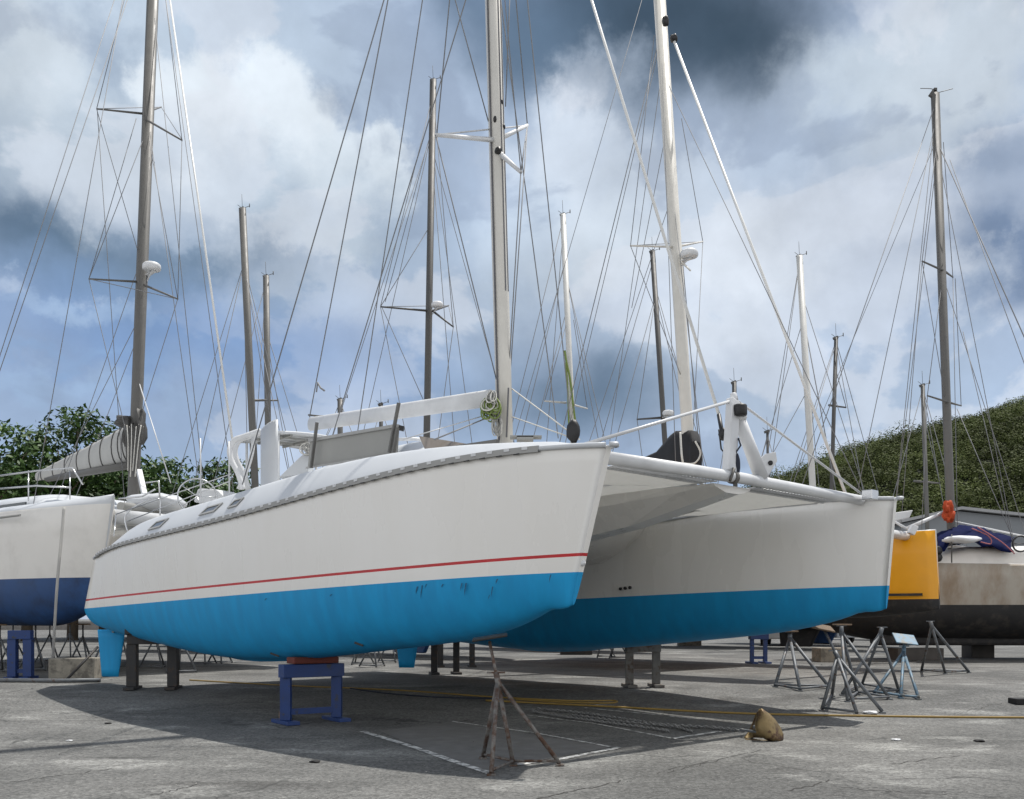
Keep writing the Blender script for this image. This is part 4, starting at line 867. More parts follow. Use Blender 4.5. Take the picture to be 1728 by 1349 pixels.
# grey/black yacht at right
rc = thing('sailing_yacht', (15.3, 33, .22), 'bare grey yacht with black bottom at the right edge, navy tarp over its cabin', 'sailing yacht')
RA = Vector((1, -.03, 0)).normalized()
shell(rc, (9.6, 33.4), RA, 15.5, 3.35, 2.04, .85, 1.9, [steelh, offw, bblack], rake=.8, sheer=.3, crown_=.10)
mb = MB(); mb.tube([Vector((9.6, 33.4, 0)) + RA * u + Vector((0, -1.9 * min(1, (1 - (1 - min(1, u / 15.5 * 1.8)) ** 2.2)) - .02, 3.27 + .02 * u / 15)) for u in np.linspace(3, 15, 12)], .04, 6); mb.build('rub_rail', bblack, rc)
cabin(rc, (17.2, 33), RA, 7.8, 3.2, 3.3, 4.0, offw, win=False)
rig_mast(rc, (1578, 158), (1605, 890), .145, alu, 3.6, False, [((1594, 458), (1556, 441), -1), ((1594, 458), (1608, 468), 1.5), ((1603, 680), (1565, 668), -1), ((1603, 680), (1622, 685), 1.5)],
    [((1569, 175), (1416, 640), 0, -4, 1.1), ((1572, 200), (1447, 830), 0, -2), ((1574, 185), (1510, 860), 0, 0), ((1576, 235), (1420, 620), 0, 3, .8), ((1580, 260), (1520, 780), 0, 2), ((1556, 441), (1540, 640), -1, -1), ((1556, 441), (1574, 240), -1, 0), ((1556, 441), (1600, 690), -1, 0), ((1608, 468), (1592, 240), 1.5, 0), ((1608, 468), (1615, 860), 1.5, 0),
     ((1592, 238), (1760, 640), 0, -3, 1.5), ((1603, 270), (1760, 700), 0, -4, 1.0), ((1592, 250), (1700, 860), 0, 0), ((1596, 460), (1730, 900), 0, 0), ((1565, 668), (1555, 900), -1, -1), ((1565, 668), (1596, 475), -1, 0), ((1622, 685), (1612, 470), 1.5, 0), ((1615, 690), (1712, 915), 0, -1), ((1625, 560), (1705, 900), 0, -1)], Y=33)
t = px(1578, 158, 33); mb = MB(); mb.bar(t + Vector((-.14, 0, -.12)), t + Vector((0, 0, .08)), .1, .2); mb.tube(curve([t, t + Vector((-.1, 0, .15)), t + Vector((-.5, 0, .17))]), .012, 5); mb.tube([t, t + Vector((.6, 0, .16))], .012, 5); mb.bar(t, t + Vector((0, 0, .17)), .1, .1); mb.build('masthead_instruments', alud, rc)
mb = MB(); mb.blob(px(1600, 856, 32.6), (.17, .15, .20), 3, n=10, amp=.5); mb.blob(px(1602, 872, 32.6), (.18, .16, .19), 6, n=10, amp=.55); mb.build('sail_bag', orange, rc)
mb = MB(); rows = []; q_ = random.Random(5)
for i in range(13):
    x = 1578 + 132 * i / 12; top = 905 - 17 * math.sin(min(1, i / 5) * 1.57) + max(0, i - 5) * 2.9; row = []
    for k in range(11):
        t = k / 10; row.append(px(x + 5 * math.sin(i * 1.3 + k), (top + 0 * t) + (26 + 4 * math.sin(i * 1.9)) * (2 * abs(t - .5)) ** 1.6 + 2 * math.sin(i * 2.1 + k * 1.7), 31.3 + 2.6 * t))
    rows.append(row)
mb.grid(rows); o = mb.build('cabin_tarp', tarp, rc); so = o.modifiers.new('s', 'SOLIDIFY'); so.thickness = .03
mb = MB(); mb.blob(px(1622, 911, 31.3), (.6, .3, .13), 8); mb.blob(px(1613, 923, 31.4), (.3, .3, .04), 8); mb.build('folded_liner', railw, rc)
mb = MB()
for pts in (((1640, 892), (1668, 905), (1672, 918), (1655, 915)), ((1650, 890), (1690, 915), (1712, 935))): mb.tube(curve([px(x, y, 31) for x, y in pts]), .02, 5)
mb.build('red_line', mat('pink_rope', (.35, .12, .13), .8), rc)
mb = MB(); mb.tube([px(1600, 862, 33), px(1530, 892, 32)], .06, 8); mb.tube([px(1608, 880, 33), px(1728, 905, 35)], .03, 6); mb.build('boom', railw, rc)
c = px(1722, 918, 31.2); mb = MB(); mb.tube([c + Vector((.25 * math.cos(a), 0, .25 * math.sin(a))) for a in np.linspace(0, 2 * math.pi, 25)], .03, 6, caps=False); mb.tube([c + Vector((-.25, 0, 0)), c + Vector((.25, 0, 0))], .015, 5); mb.build('steering_wheel', black, rc)
mb = MB(); mb.lathe(px(1581, 930, 31.3), [(0, 0), (.13, 0), (.16, .05), (.13, .12), (0, .12)], 12, axis=(0, -1, 0)); mb.lathe(px(1581, 941, 31.3), [(0, 0), (.13, 0), (.16, .05), (.13, .12), (0, .12)], 12, axis=(0, -1, 0)); mb.build('fender', black, rc)
mb = MB(); mb.tube([px(1606, 902, 31.2), px(1606, 950, 31.1)], .02, 6); mb.build('stanchion', alud, rc)
mb = MB(); mb.bar((12.2, 33, .95), (19, 32.9, .95), .9, .5); mb.build('keel', bblack, rc, bevel=.1)
# back-row yachts: label, top, foot, Y, axis, mast r, mat, spreaders, stays, radar
back = [
 ('white yacht whose grey mast, taller of a pair, rises behind the davits', (409, 352), (425, 700), 40, (-.9, .4, 0), .15, alu, [((420, 676), (450, 675), 1)], [((404, 362), (416, 700), 0, 0), ((420, 440), (345, 740), 0, 0), ((420, 450), (500, 800), 0, 2), ((418, 460), (470, 720), 0, -2), ((414, 440), (320, 740), 0, 1), ((422, 455), (438, 600), 0, 1)], None),
 ('white yacht whose shorter grey mast stands just right of the davits of the big catamaran', (449, 466), (452, 706), 46, (-.8, .6, 0), .15, alu, [((430, 676), (470, 676), 0)], [((442, 475), (375, 760), 0, 0), ((458, 560), (506, 745), 0, 1), ((458, 570), (480, 745), 0, 1), ((443, 475), (435, 690), 0, 0)], None),
 ('tall grey-masted catamaran-height yacht behind the boom, radar dome on its lower spreader', (731, 135), (720, 742), 36, (-.75, .66, 0), .125, alud, [((725, 525), (642, 518), -1), ((730, 525), (765, 552), -1), ((730, 525), (757, 516), 2)],
   [((642, 518), (757, 516), -1, 2), ((757, 516), (765, 552), 2, -1), ((726, 160), (642, 518), 0, -1), ((735, 150), (765, 552), 0, -1), ((642, 518), (722, 380), -1, 0), ((724, 220), (620, 700), 0, 2), ((726, 222), (580, 680), 0, 0), ((642, 518), (690, 760), -1, 0), ((645, 520), (720, 690), -1, 0), ((765, 552), (745, 700), -1, 0), ((738, 245), (790, 700), 0, 2), ((740, 250), (838, 640), 0, 4), ((736, 260), (768, 760), 0, 1), ((724, 215), (650, 510), 0, 1)], (738, 514)),
 ('yacht with a pale mast and green halyard just right of the big white mast', (950, 362), (966, 722), 42, (-.7, .7, 0), .125, aluw, [((955, 680), (919, 677), -1), ((962, 682), (991, 690), 1)],
   [((946, 370), (868, 700), 0, 0), ((950, 440), (880, 740), 0, 0), ((960, 460), (1020, 740), 0, 0), ((958, 455), (990, 640), 0, 1), ((955, 520), (905, 720), 0, 0), ((919, 677), (952, 540), -1, 0), ((991, 690), (968, 540), 1, 0), ((952, 380), (930, 650), 0, 2), ((947, 365), (950, 440), 0, 0)], None),
 ('yacht with a thin dark mast leaning beside the thick white mast of the yellow catamaran', (1101, 424), (1122, 745), 48, (-.6, .8, 0), .13, alud, [((1118, 705), (1075, 708), -1)],
   [((1108, 480), (1150, 640), 0, 0), ((1098, 440), (1030, 690), 0, 1), ((1110, 490), (1160, 720), 0, 2), ((1075, 708), (1105, 500), -1, 0), ((1075, 708), (1085, 780), -1, 0), ((1100, 500), (1040, 740), 0, 0)], (1128, 697)),
 ('yacht with a cream mast in the row beyond the right bow of the big catamaran', (1349, 432), (1371, 815), 44, (-.6, .8, 0), .15, aluw, [],
   [((1343, 440), (1302, 780), 0, 0), ((1345, 440), (1290, 800), 0, 2), ((1360, 530), (1405, 800), 0, 0, 1.5), ((1358, 495), (1440, 770), 0, 1), ((1350, 540), (1280, 790), 0, 1), ((1362, 540), (1380, 800), 0, 2), ((1354, 660), (1280, 810), 0, 0)], None),
 ('yacht with a short dark mast right of the cream mast, in front of the hill', (1411, 570), (1404, 800), 50, (-.6, .8, 0), .105, alud, [((1398, 684), (1428, 688), 0)],
   [((1405, 575), (1370, 700), 0, 0), ((1415, 575), (1465, 770), 0, 2), ((1413, 580), (1440, 740), 0, 0), ((1428, 688), (1412, 620), 0, 0), ((1405, 580), (1350, 780), 0, -2), ((1412, 690), (1400, 790), 0, 0)], None),
 ('distant yacht with a thin brown mast against the hillside, left of the tall right-hand mast', (1557, 650), (1564, 866), 60, (-.6, .8, 0), .13, alu, [((1542, 812), (1586, 816), 0)],
   [((1555, 655), (1538, 725), 0, 0), ((1560, 655), (1592, 780), 0, 0), ((1558, 655), (1590, 840), 0, 2), ((1586, 816), (1562, 700), 0, 0)], None),
 ('distant yacht whose small masthead shows just above the aft end of the boom', (574, 674), (574, 760), 72, (-.6, .8, 0), .2, alu, [], [((572, 678), (560, 712), 0, 0), ((576, 678), (590, 720), 0, 0), ((572, 690), (555, 730), 0, 0)], None),
 ('distant yacht whose dark masthead shows above the middle of the boom', (643, 682), (643, 760), 78, (-.6, .8, 0), .16, alud, [], [((641, 690), (628, 740), 0, 0), ((646, 690), (660, 740), 0, 0)], None),
 ('distant yacht whose dark masthead shows behind the A-frame on the crossbeam', (1239, 645), (1240, 740), 85, (-.6, .8, 0), .2, alud, [], [((1236, 650), (1225, 735), 0, 0), ((1243, 650), (1262, 740), 0, 0)], None),
 ('distant yacht with a needle-thin mast between the A-frame and the cream mast', (1295, 728), (1296, 800), 95, (-.6, .8, 0), .13, alud, [], [((1294, 735), (1280, 790), 0, 0), ((1296, 735), (1310, 790), 0, 0)], None),
]
hullm = [[offw, deckw, navy], [offw, deckw, bblack], [offw, deckw, navy], [offw, deckw, mat('antifouling_rust', (.16, .03, .02), .7)]]
for i, (lab, top, foot, Y, ax, r, m, sp, st, rad) in enumerate(back):
    lab = lab.replace('catamaran-height ', '')
    root = mono(lab, foot, Y, ax, mats=hullm[i % 4], L=12.5 if Y < 50 else 11)
    rig_mast(root, top, foot, r, m, 3.1, True, sp, st, Y, rad)
    if i == 3:
        mb = MB(); mb.tube(curve([px(x, y, 41.7) for x, y in ((953, 592), (956, 612), (962, 640), (968, 690), (972, 720))]), .05, 6); mb.tube(curve([px(x, y, 41.7) for x, y in ((955, 612), (958, 660), (960, 720))]), .04, 6); mb.build('green_halyard', ropegn, root)
# ---------------------------------------------------------------- stands
def gz(P): return Vector((P.x, P.y, zg(P.x, P.y)))
def jack(feet, apex, top, padc, m, label, root_name='jack_stand', pad=True, padw=.36, tie=None, tr=.024, padm=None, padn=(0, 0, 1), group='jack stands around the boats'):
    c = sum(feet, Vector()) / len(feet); root = thing(root_name, (c.x, c.y, zg(c.x, c.y)), label, 'boat stand', group)
    for f in feet:
        mb = MB(); mb.tube([apex + (f - apex).normalized() * .03, f + Vector((0, 0, tr))], tr, 8); mb.box(f + Vector((0, 0, .012)), (.09, .09, .02)); mb.build('leg', m, root)
    mb = MB(); tie = tie or [(i, (i + 1) % len(feet)) for i in range(len(feet))]
    for a, b in tie: mb.tube([feet[a] + Vector((0, 0, .055)), feet[b] + Vector((0, 0, .055))], tr * .7, 6)
    mb.build('base_tie', m, root)
    mb = MB(); d = (top - apex).normalized(); mb.tube([apex - d * .08, apex + d * .10], tr * 1.35, 10); mb.tube([apex, top], tr * .8, 8)
    mb.bar(apex + d * .11 - Vector((.10, 0, 0)), apex + d * .11 + Vector((.10, 0, 0)), .02, .02); mb.build('screw_post', m, root)
    if pad:
        n = Vector(padn).normalized(); a = n.cross(Vector((0, 1, 0))).normalized(); b = n.cross(a); w = padw / 2; q = [padc + a * i * w + b * j * w * .8 for i, j in ((-1, -1), (1, -1), (1, 1), (-1, 1))]
        mb = MB(); mb.prism(q, n * .03); mb.build('pad', padm or wood, root, bevel=.012)
    return root
# rusty one by the near bow
ft = [gp(829, 1309), gp(815, 1281), gp(866, 1293), gp(945, 1293)]
jack(ft, px(840, 1150, 10.75), px(826, 1083, 11.0), px(827, 1078, 11.05), rusty, 'tall rusty jack stand propping the left bow of the big catamaran, nearest the camera', tie=[(0, 2), (2, 3), (1, 2)], tr=.024, padw=.40, padn=(-.16, -.05, 1), padm=standd)
jack([gp(1387, 1200), gp(1446, 1207), gp(1489, 1204), gp(1404, 1176)], px(1413, 1108, 16.6), px(1390, 1062, 16.8), px(1385, 1060, 16.85), galv, 'dark tripod jack stand propping the right bow, the one nearest the camera there', tie=[(0, 1), (0, 3)], padw=.42, padn=(.2, -.3, 1), tr=.03)
jack([gp(1430, 1185), gp(1447, 1173), gp(1501, 1181)], px(1420, 1066, 18.2), px(1420, 1058, 18.2), px(1421, 1056, 18.3), galv, 'grey jack stand right behind the one under the right bow, its long leg reaching right', padw=.3, tr=.03)
jack([gp(1421, 1174), gp(1454, 1159), gp(1517, 1169)], px(1486, 1068, 18.8), px(1488, 1061, 18.8), px(1488, 1060, 18.8), galv, 'spare grey jack stand without a pad, left of the bluish one', pad=False, tr=.03)
jack([gp(1475, 1172), gp(1520, 1179), gp(1550, 1181)], px(1525, 1100, 19.4), px(1526, 1082, 19.4), px(1527, 1080, 19.4), galvb, 'short bluish jack stand with a tilted square pad, standing free at right', padw=.44, padn=(.12, -.65, 1), tr=.03, padm=galvb)
jack([gp(1555, 1134), gp(1595, 1138), gp(1635, 1136)], px(1572, 1056, 23.5), px(1570, 1049, 23.5), px(1570, 1048, 23.5), galv, 'grey jack stand against the black bottom of the right-hand yacht, farthest right', pad=False, tr=.034)
jack([gp(1308, 1160), gp(1350, 1167), gp(1399, 1162)], px(1333, 1076, 20.4), px(1333, 1068, 20.4), px(1333, 1067, 20.4), galv, 'grey jack stand under the far hull, leftmost of the cluster by the right bow', padw=.3, tr=.034)
# trestle stands
def trestle(c, w, d, h, m, label, top, ang, ww=.13, name='trestle_stand', rail=True, boots=True):
    c = gz(c); root = thing(name, tuple(c), label, 'boat stand', 'steel trestle stands under the hulls'); R = Matrix.Rotation(ang, 3, 'Z')
    def P(x, y, z): return c + R @ Vector((x, y, 0)) + Vector((0, 0, z))
    mb = MB(); mb.bar(P(-w / 2 - .08, 0, h - .11), P(w / 2 + .08, 0, h - .11), .22, .2); mb.build('top_beam', m, root, bevel=.008)
    for s in (-1, 1):
        mb = MB(); mb.bar(P(s * w / 2, 0, .06), P(s * w / 2, 0, h - .21), ww, ww * 1.2); mb.prism([P(s * w / 2 - .008, .06, .08), P(s * w / 2 - .008, .06, .32), P(s * w / 2 - .008, .22, .08)], R @ Vector((.016, 0, 0))); lg = mb.build('leg', m, root, bevel=.004)
        mb = MB(); mb.bar(P(s * w / 2, -.30, .03), P(s * w / 2, .34, .03), .2, .055); mb.build('foot', m, lg, bevel=.004)
    if rail:
        mb = MB(); mb.bar(P(-w / 2 + ww * .55, 0, .18), P(w / 2 - ww * .55, 0, .18), .05, .09); mb.build('cross_rail', m, root)
    if top:
        for k, (mm, hh, ll) in enumerate(top):
            pass
    return root, P
r_, P = trestle(cw(u_at(528, 0), -.02, 0), .84, .6, 0.91, standb, 'bright blue steel trestle under the middle of the near hull', None, .62)
c = cw(u_at(528, 0), 0, 0); mb = MB(); mb.box(Vector((c.x, c.y, .96)), (.74, .3, .10), .62); mb.build('wooden_block', redwood, bevel=.015, label='dark red wooden pad on top of the blue trestle under the near hull', cat='wood block')
mb = MB(); mb.box(gp(473, 1216) + Vector((.02, .15, .06)), (.14, .3, .12), .3); mb.build('wooden_block', wood, bevel=.01, label='small timber block lying beside the left foot of the blue trestle', cat='wood block')
trestle(cw(u_at(258, 0), 0, 0), .78, .6, 1.10, standd, 'dark steel trestle beneath the stern of the near hull, behind its rudder', None, .1, rail=False, ww=.16)
c = gz(cw(u_at(258, 0), 0, 0)); mb = MB(); mb.box(c + Vector((0, 0, 1.14)), (1.0, .34, .12), .1); mb.build('wooden_block', standd, bevel=.02, label='dark timber packed on top of the dark trestle below the near stern', cat='wood block')
trestle(cw(u_at(1083, BEAM), BEAM, 0) + Vector((.1, .6, 0)), .55, .6, .92, standg, 'grey steel trestle beneath the far hull, right of centre', None, .1, rail=False)
mb = MB(); c = cw(u_at(1083, BEAM), BEAM, 0) + Vector((.1, .6, 0)); mb.box((c.x, c.y, 1.19), (.62, .3, .09), .1); mb.build('wooden_block', wood, bevel=.01, label='timber pad between the grey trestle and the far hull', cat='wood block')
trestle(Vector((-1.65, 24.2, 0)), .55, .6, 1.0, standd, 'dark steel trestle under the stern of the far hull, seen below the near hull', None, .2, rail=False)
trestle(gp(1280, 1120), .42, .6, .95, standb, 'blue narrow trestle standing in the distance below the far hull', None, .1, ww=.1)
trestle(gp(35, 1146), .34, .6, 1.12, standb, 'blue narrow trestle under the navy catamaran at the far left', None, .1, ww=.16)
trestle(gp(770, 1126), .9, .6, 1.05, standd, 'dark trestle standing farther back, right of the one under the far stern', None, .15, rail=False)
def block(c, size, rz, label, m=conc):
    mb = MB(); c = gz(c); mb.box(c + Vector((0, 0, size[2] / 2)), size, rz); return mb.build('concrete_block', m, bevel=.02, label=label, cat='concrete block', group='concrete keel blocks')
block(gp(128, 1146), (1.0, .6, .48), .1, 'weathered concrete block standing on the ground below the navy catamaran')
block(gp(1650, 1110), (.8, .8, .52), 0, 'dark concrete block under the keel of the grey yacht, at the right edge', mat('concrete_dark', (.07, .065, .06), .9, var=.3))
block(gp(1400, 1117), (.9, .7, .45), .1, 'pale concrete block under the left end of the grey yacht, beside the jack stands')
block(gp(1545, 1114), (1.6, .7, .4), .1, 'low wide concrete block under the middle of the grey yacht', mat('concrete_dark', (.07, .065, .06), .9))
block(gp(1163, 1090), (1.1, .8, .35), .0, 'pale concrete block lying far back, seen below the far hull')
block(gp(972, 1105), (1.2, .6, .45), .0, 'dark blue-grey block far back, seen beneath the far hull left of the grey trestle', standd)
# generic jack stands in the back
proto = None
def gjack(x, y, h, rz, label):
    global proto
    p = gp(x, y)
    if proto is None:
        fe = [Vector((.42 * math.cos(a), .42 * math.sin(a), 0)) for a in (0.3, 2.4, 4.5)]
        root = thing('jack_stand', (0, 0, 0), label, 'boat stand', 'jack stands in the back rows')
        for f in fe:
            mb = MB(); mb.tube([Vector((0, 0, .85)), f + Vector((0, 0, .02))], .026, 6); mb.build('leg', galv, root)
        mb = MB(); [mb.tube([fe[i] + Vector((0, 0, .06)), fe[(i + 1) % 3] + Vector((0, 0, .06))], .018, 6) for i in range(3)]; mb.build('base_tie', galv, root)
        mb = MB(); mb.tube([(0, 0, .8), (0, 0, 1.15)], .024, 6); mb.build('screw_post', galv, root); mb = MB(); mb.box((0, 0, 1.17), (.3, .26, .04)); mb.build('pad', wood, root)
        proto = root; r = root
    else: r = copy_tree(proto)
    r.location = p; r.rotation_euler = (0, 0, rz); r.scale = (1, 1, h / 1.15); r['label'] = label
GJ = [(22, 1120, 'leftmost jack stand under the navy catamaran'), (60, 1132, 'jack stand just right of the far-left blue trestle'), (84, 1118, 'jack stand behind the hanging beige strap'), (118, 1112, 'jack stand above the concrete block at left'), (140, 1128, 'jack stand close to the right end of the left concrete block'),
      (178, 1134, 'jack stand directly behind the near rudder'), (205, 1126, 'jack stand between near rudder and the dark trestle'), (262, 1128, 'jack stand seen between the legs of the dark stern trestle'), (305, 1136, 'jack stand just right of the dark stern trestle'), (345, 1121, 'pale jack stand far back under the near hull, left of the blue trestle'), (372, 1120, 'second pale jack stand far back, closer to the blue trestle'),
      (608, 1122, 'jack stand right of the blue trestle, far back'), (630, 1126, 'middle jack stand of the three right of the blue trestle'), (660, 1118, 'jack stand left of the blue far rudder'), (905, 1098, 'small jack stand far back beneath the middle of the far hull'), (925, 1099, 'small jack stand far back, right of its twin beneath the far hull'),
      (1018, 1110, 'jack stand left of the grey trestle under the far hull'), (1040, 1112, 'jack stand touching the left side of the grey trestle'), (1478, 1104, 'jack stand behind the cluster by the right bow'), (0, 1136, 'jack stand cut by the left edge of the photo')]
for i, (x, y, lb) in enumerate(GJ): gjack(x, y, 1.2 if x < 320 else 1.05, rnd.uniform(0, 6), lb)
# clutter at left: dark braces
mb = MB(); mb.tube([gp(112, 1150, .03), px(165, 1092, 22.2)], .03, 8); mb.build('prop_pole', standd, label='dark pole leaning across the left concrete block', cat='pole')
mb = MB(); mb.tube([gp(0, 1152, .05), gp(100, 1153, .05), gp(170, 1152, .05)], .045, 8); mb.build('steel_pipe', galv, label='long steel pipe lying on the ground by the left concrete block', cat='pipe')
# ---------------------------------------------------------------- anchor, chain, hose
def anchor():
    c = gp(1290, 1250); root = thing('anchor', tuple(c), 'bronze-coloured plough anchor lying on the asphalt at the end of the chain', 'anchor')
    mb = MB(); Y = c.y
    # two curved blades meeting along a ridge
    def blade(pts, th): 
        rows = []
        for (x0, y0, d0), (x1, y1, d1) in pts:
            r = []
            for k in range(7):
                t = k / 6; x = x0 + (x1 - x0) * t; y = y0 + (y1 - y0) * t - math.sin(math.pi * t) * 2; dd = d0 + (d1 - d0) * t - th * 5 * math.sin(math.pi * t); r.append(px(x, y, Y + dd))
            rows.append(r)
        mb.grid(rows)
    blade([((1282, 1199, .05), (1286, 1198, .05)), ((1279, 1207, .0), (1298, 1206, .05)), ((1277, 1218, -.05), (1308, 1216, .05)), ((1276, 1228, -.1), (1316, 1228, .05)), ((1280, 1238, -.1), (1321, 1240, .02)), ((1290, 1246, -.08), (1321, 1248, 0)), ((1300, 1251, -.05), (1318, 1252, 0))], .02)
    blade([((1282, 1199, .06), (1283, 1199, .05)), ((1276, 1207, .25), (1280, 1207, .0)), ((1271, 1220, .35), (1278, 1218, -.05)), ((1264, 1233, .4), (1277, 1228, -.1)), ((1257, 1244, .35), (1281, 1238, -.1)), ((1254, 1249, .2), (1288, 1245, -.08))], -.035)
    o = mb.build('fluke', bronze, root); so = o.modifiers.new('s', 'SOLIDIFY'); so.thickness = .022; so.offset = 0
    mb = MB(); mb.bar(px(1284, 1236, Y - .02), px(1250, 1232, Y + .4), .05, .03); mb.tube([px(1282, 1234, Y), px(1272, 1226, Y + .1)], .025, 6); mb.build('shank', galv, root, bevel=.005)
    mb = MB(); mb.bar(px(1258, 1248, Y + .1), px(1316, 1252, Y - .05), .05, .015); mb.build('base_edge', bronze, root)
anchor()
def chain(pts, label, seed):
    Pp = curve([gp(x, y, .02) for x, y in pts], 10); L = [0]
    for a, b in zip(Pp[:-1], Pp[1:]): L.append(L[-1] + (b - a).length)
    mb = MB(); s = 0; i = 0; q = random.Random(seed); k = 0
    while s < L[-1]:
        while L[i + 1] < s: i += 1
        t = (s - L[i]) / (L[i + 1] - L[i]); c = Pp[i].lerp(Pp[i + 1], t); d = (Pp[i + 1] - Pp[i]).normalized(); side = Vector((-d.y, d.x, 0)); up = Vector((0, 0, 1)); w = (side if k % 2 else (up * .8 + side * .5)).normalized(); c = c + side * q.uniform(-.006, .006) + up * .008
        pts2 = [c + d * (.042 * math.cos(a)) + w * (.024 * math.sin(a)) for a in np.linspace(0, 2 * math.pi, 9)]
        mb.tube(pts2, .010, 5, caps=False); s += .060; k += 1
    mb.build('anchor_chain', chainm, label=label, cat='chain', group='anchor chains laid out on the ground')
chain([(1252, 1236), (1200, 1231), (1120, 1226), (1050, 1216), (980, 1206), (905, 1199)], 'galvanised chain running from the anchor into the shade, the strand farther from the camera', 1)
chain([(1126, 1237), (1090, 1231), (1020, 1222), (950, 1212), (895, 1203)], 'loose doubled chain strand nearer the camera, ending short of the anchor', 2)
chain([(1165, 1237), (1150, 1233), (1130, 1229), (1060, 1222), (960, 1209)], 'short middle chain strand between the two longer ones', 3)
def hose(pts, r, m, name, label):
    mb = MB(); mb.tube(curve([gp(x, y, r) for x, y in pts], 8), r, 7); mb.build(name, m, label=label, cat='hose')
hose([(1760, 1213), (1600, 1212), (1450, 1210), (1330, 1208), (1230, 1205), (1130, 1200), (1040, 1195), (900, 1188), (820, 1184)], .018, hosey, 'water_hose', 'long yellow hose lying across the yard from the right edge')
hose([(320, 1149), (480, 1158), (600, 1163), (700, 1168), (820, 1177), (960, 1184), (1035, 1184), (1030, 1188), (960, 1187), (870, 1182)], .015, hosey, 'water_hose', 'yellow hose looped in the shade behind the rusty jack stand')
hose([(560, 1158), (640, 1170), (740, 1178), (830, 1180)], .014, roped, 'water_hose', 'thin dark hose lying in the shade behind the blue trestle')
mb = MB(); p = gp(1722, 1188); mb.box(p + Vector((.1, 0, .05)), (.5, .3, .1)); mb.build('timber_offcut', rubber, bevel=.01, label='black block lying at the right edge of the yard', cat='block')
# scattered debris
q_ = random.Random(3)
for i, (x, y, w, lb) in enumerate([(1470, 1205, .12, 'crumpled pale scrap under the nearest right-bow jack stand'), (1512, 1250, .06, 'small pale scrap right of the anchor'), (1653, 1252, .07, 'dark pebble farthest right on the open asphalt'), (182, 1222, .05, 'dark pebble in the lower left, near the shadow edge'), (532, 1287, .06, 'dark flat stone in the shade below the blue trestle'), (118, 1251, .04, 'pale pebble at the lower left')]):
    mb = MB(); mb.blob(gp(x, y) + Vector((0, 0, w * .2)), (w, w * .8, w * .25), i, amp=.3); mb.build('debris', railw if 'pale' in lb else rubber, label=lb, cat='debris')
mb = MB(); q_ = random.Random(77)
for i in range(1100):
    Y_ = 8.6 + 14 * q_.random() ** 1.6; X_ = q_.uniform(-.56, .56) * Y_; r__ = q_.uniform(.003, .007) * (1 if q_.random() < .93 else 2); z_ = zg(X_, Y_); a_ = q_.uniform(0, 6)
    P_ = [Vector((X_ + math.cos(a_ + k_ * 1.5) * r__ * q_.uniform(.7, 1.3), Y_ + math.sin(a_ + k_ * 1.5) * r__ * q_.uniform(.7, 1.3), z_)) for k_ in range(4)]; o_ = len(mb.v); mb.v += P_ + [Vector((X_, Y_, z_ + r__ * .8))]
    for k_ in range(4): mb.f.append((o_ + k_, o_ + (k_ + 1) % 4, o_ + 4)); mb.m.append(i % 3 == 0); mb.s.append(False)
mb.m = [int(k_) for k_ in mb.m]
mb.build('gravel', [mat('pale_grit', (.30, .29, .27), .9, var=.3), mat('dark_grit', (.05, .048, .044), .9, var=.3)], kind='stuff', label='loose grit scattered over the worn asphalt', cat='gravel')
# ---------------------------------------------------------------- cars far back
def car(x, y, rz, col, label, L=4.3):
    p = gp(x, y); root = thing('parked_car', (0, 0, 0), label, 'car', 'cars parked far back'); pm = mat('car_paint_%d' % x, col, .25)
    body = [(-L / 2, .35), (-L / 2, .75), (-L / 2 + .25, .88), (-.9, .95), (1.1, .95), (L / 2 - .15, .82), (L / 2, .6), (L / 2, .35)]
    mb = MB(); mb.prism([(a, -.85, b) for a, b in body], (0, 1.7, 0)); mb.build('body', pm, root, bevel=.06)
    mb = MB(); mb.prism([(-1.7, -.72, .93), (-1.25, -.66, 1.46), (.35, -.66, 1.46), (1.1, -.72, .93)], (0, 1.4, 0)); cb = mb.build('cabin', glass, root, bevel=.05)
    mb = MB(); mb.prism([(-1.3, -.68, 1.44), (-1.15, -.66, 1.5), (.25, -.66, 1.5), (.42, -.68, 1.44)], (0, 1.34, 0)); mb.bar((-.45, -.71, .95), (-.45, -.68, 1.45), .06, .03); mb.build('roof', pm, cb)
    for a in (-1.3, 1.3):
        for s in (-1, 1):
            mb = MB(); mb.lathe((a, s * .82, .33), [(0, -.1), (.25, -.1), (.33, -.08), (.33, .08), (.25, .1), (0, .1)], 18, axis=(0, 1, 0)); w = mb.build('wheel', rubber, root)
            mb = MB(); mb.lathe((a, s * .925, .33), [(0, .01), (.12, .012), (.2, 0)], 14, axis=(0, s, 0)); mb.build('rim', steel, w)
    for s in (-1, 1):
        mb = MB(); mb.box((L / 2 - .02, s * .62, .68), (.08, .3, .14)); mb.build('headlight', railw, root)
    root.location = p; root.rotation_euler = (0, 0, rz)
car(1320, 1089, 1.2, (.6, .6, .6), 'white car parked in the distance, seen under the far hull'); car(1385, 1086, 2.0, (.35, .37, .4), 'silver car parked in the distance, right of the white car')
car(585, 1092, .3, (.6, .6, .58), 'white car parked far back, seen beside the red wooden pad of the blue trestle'); car(1705, 1086, .2, (.4, .4, .4), 'grey car parked far back at the right edge')
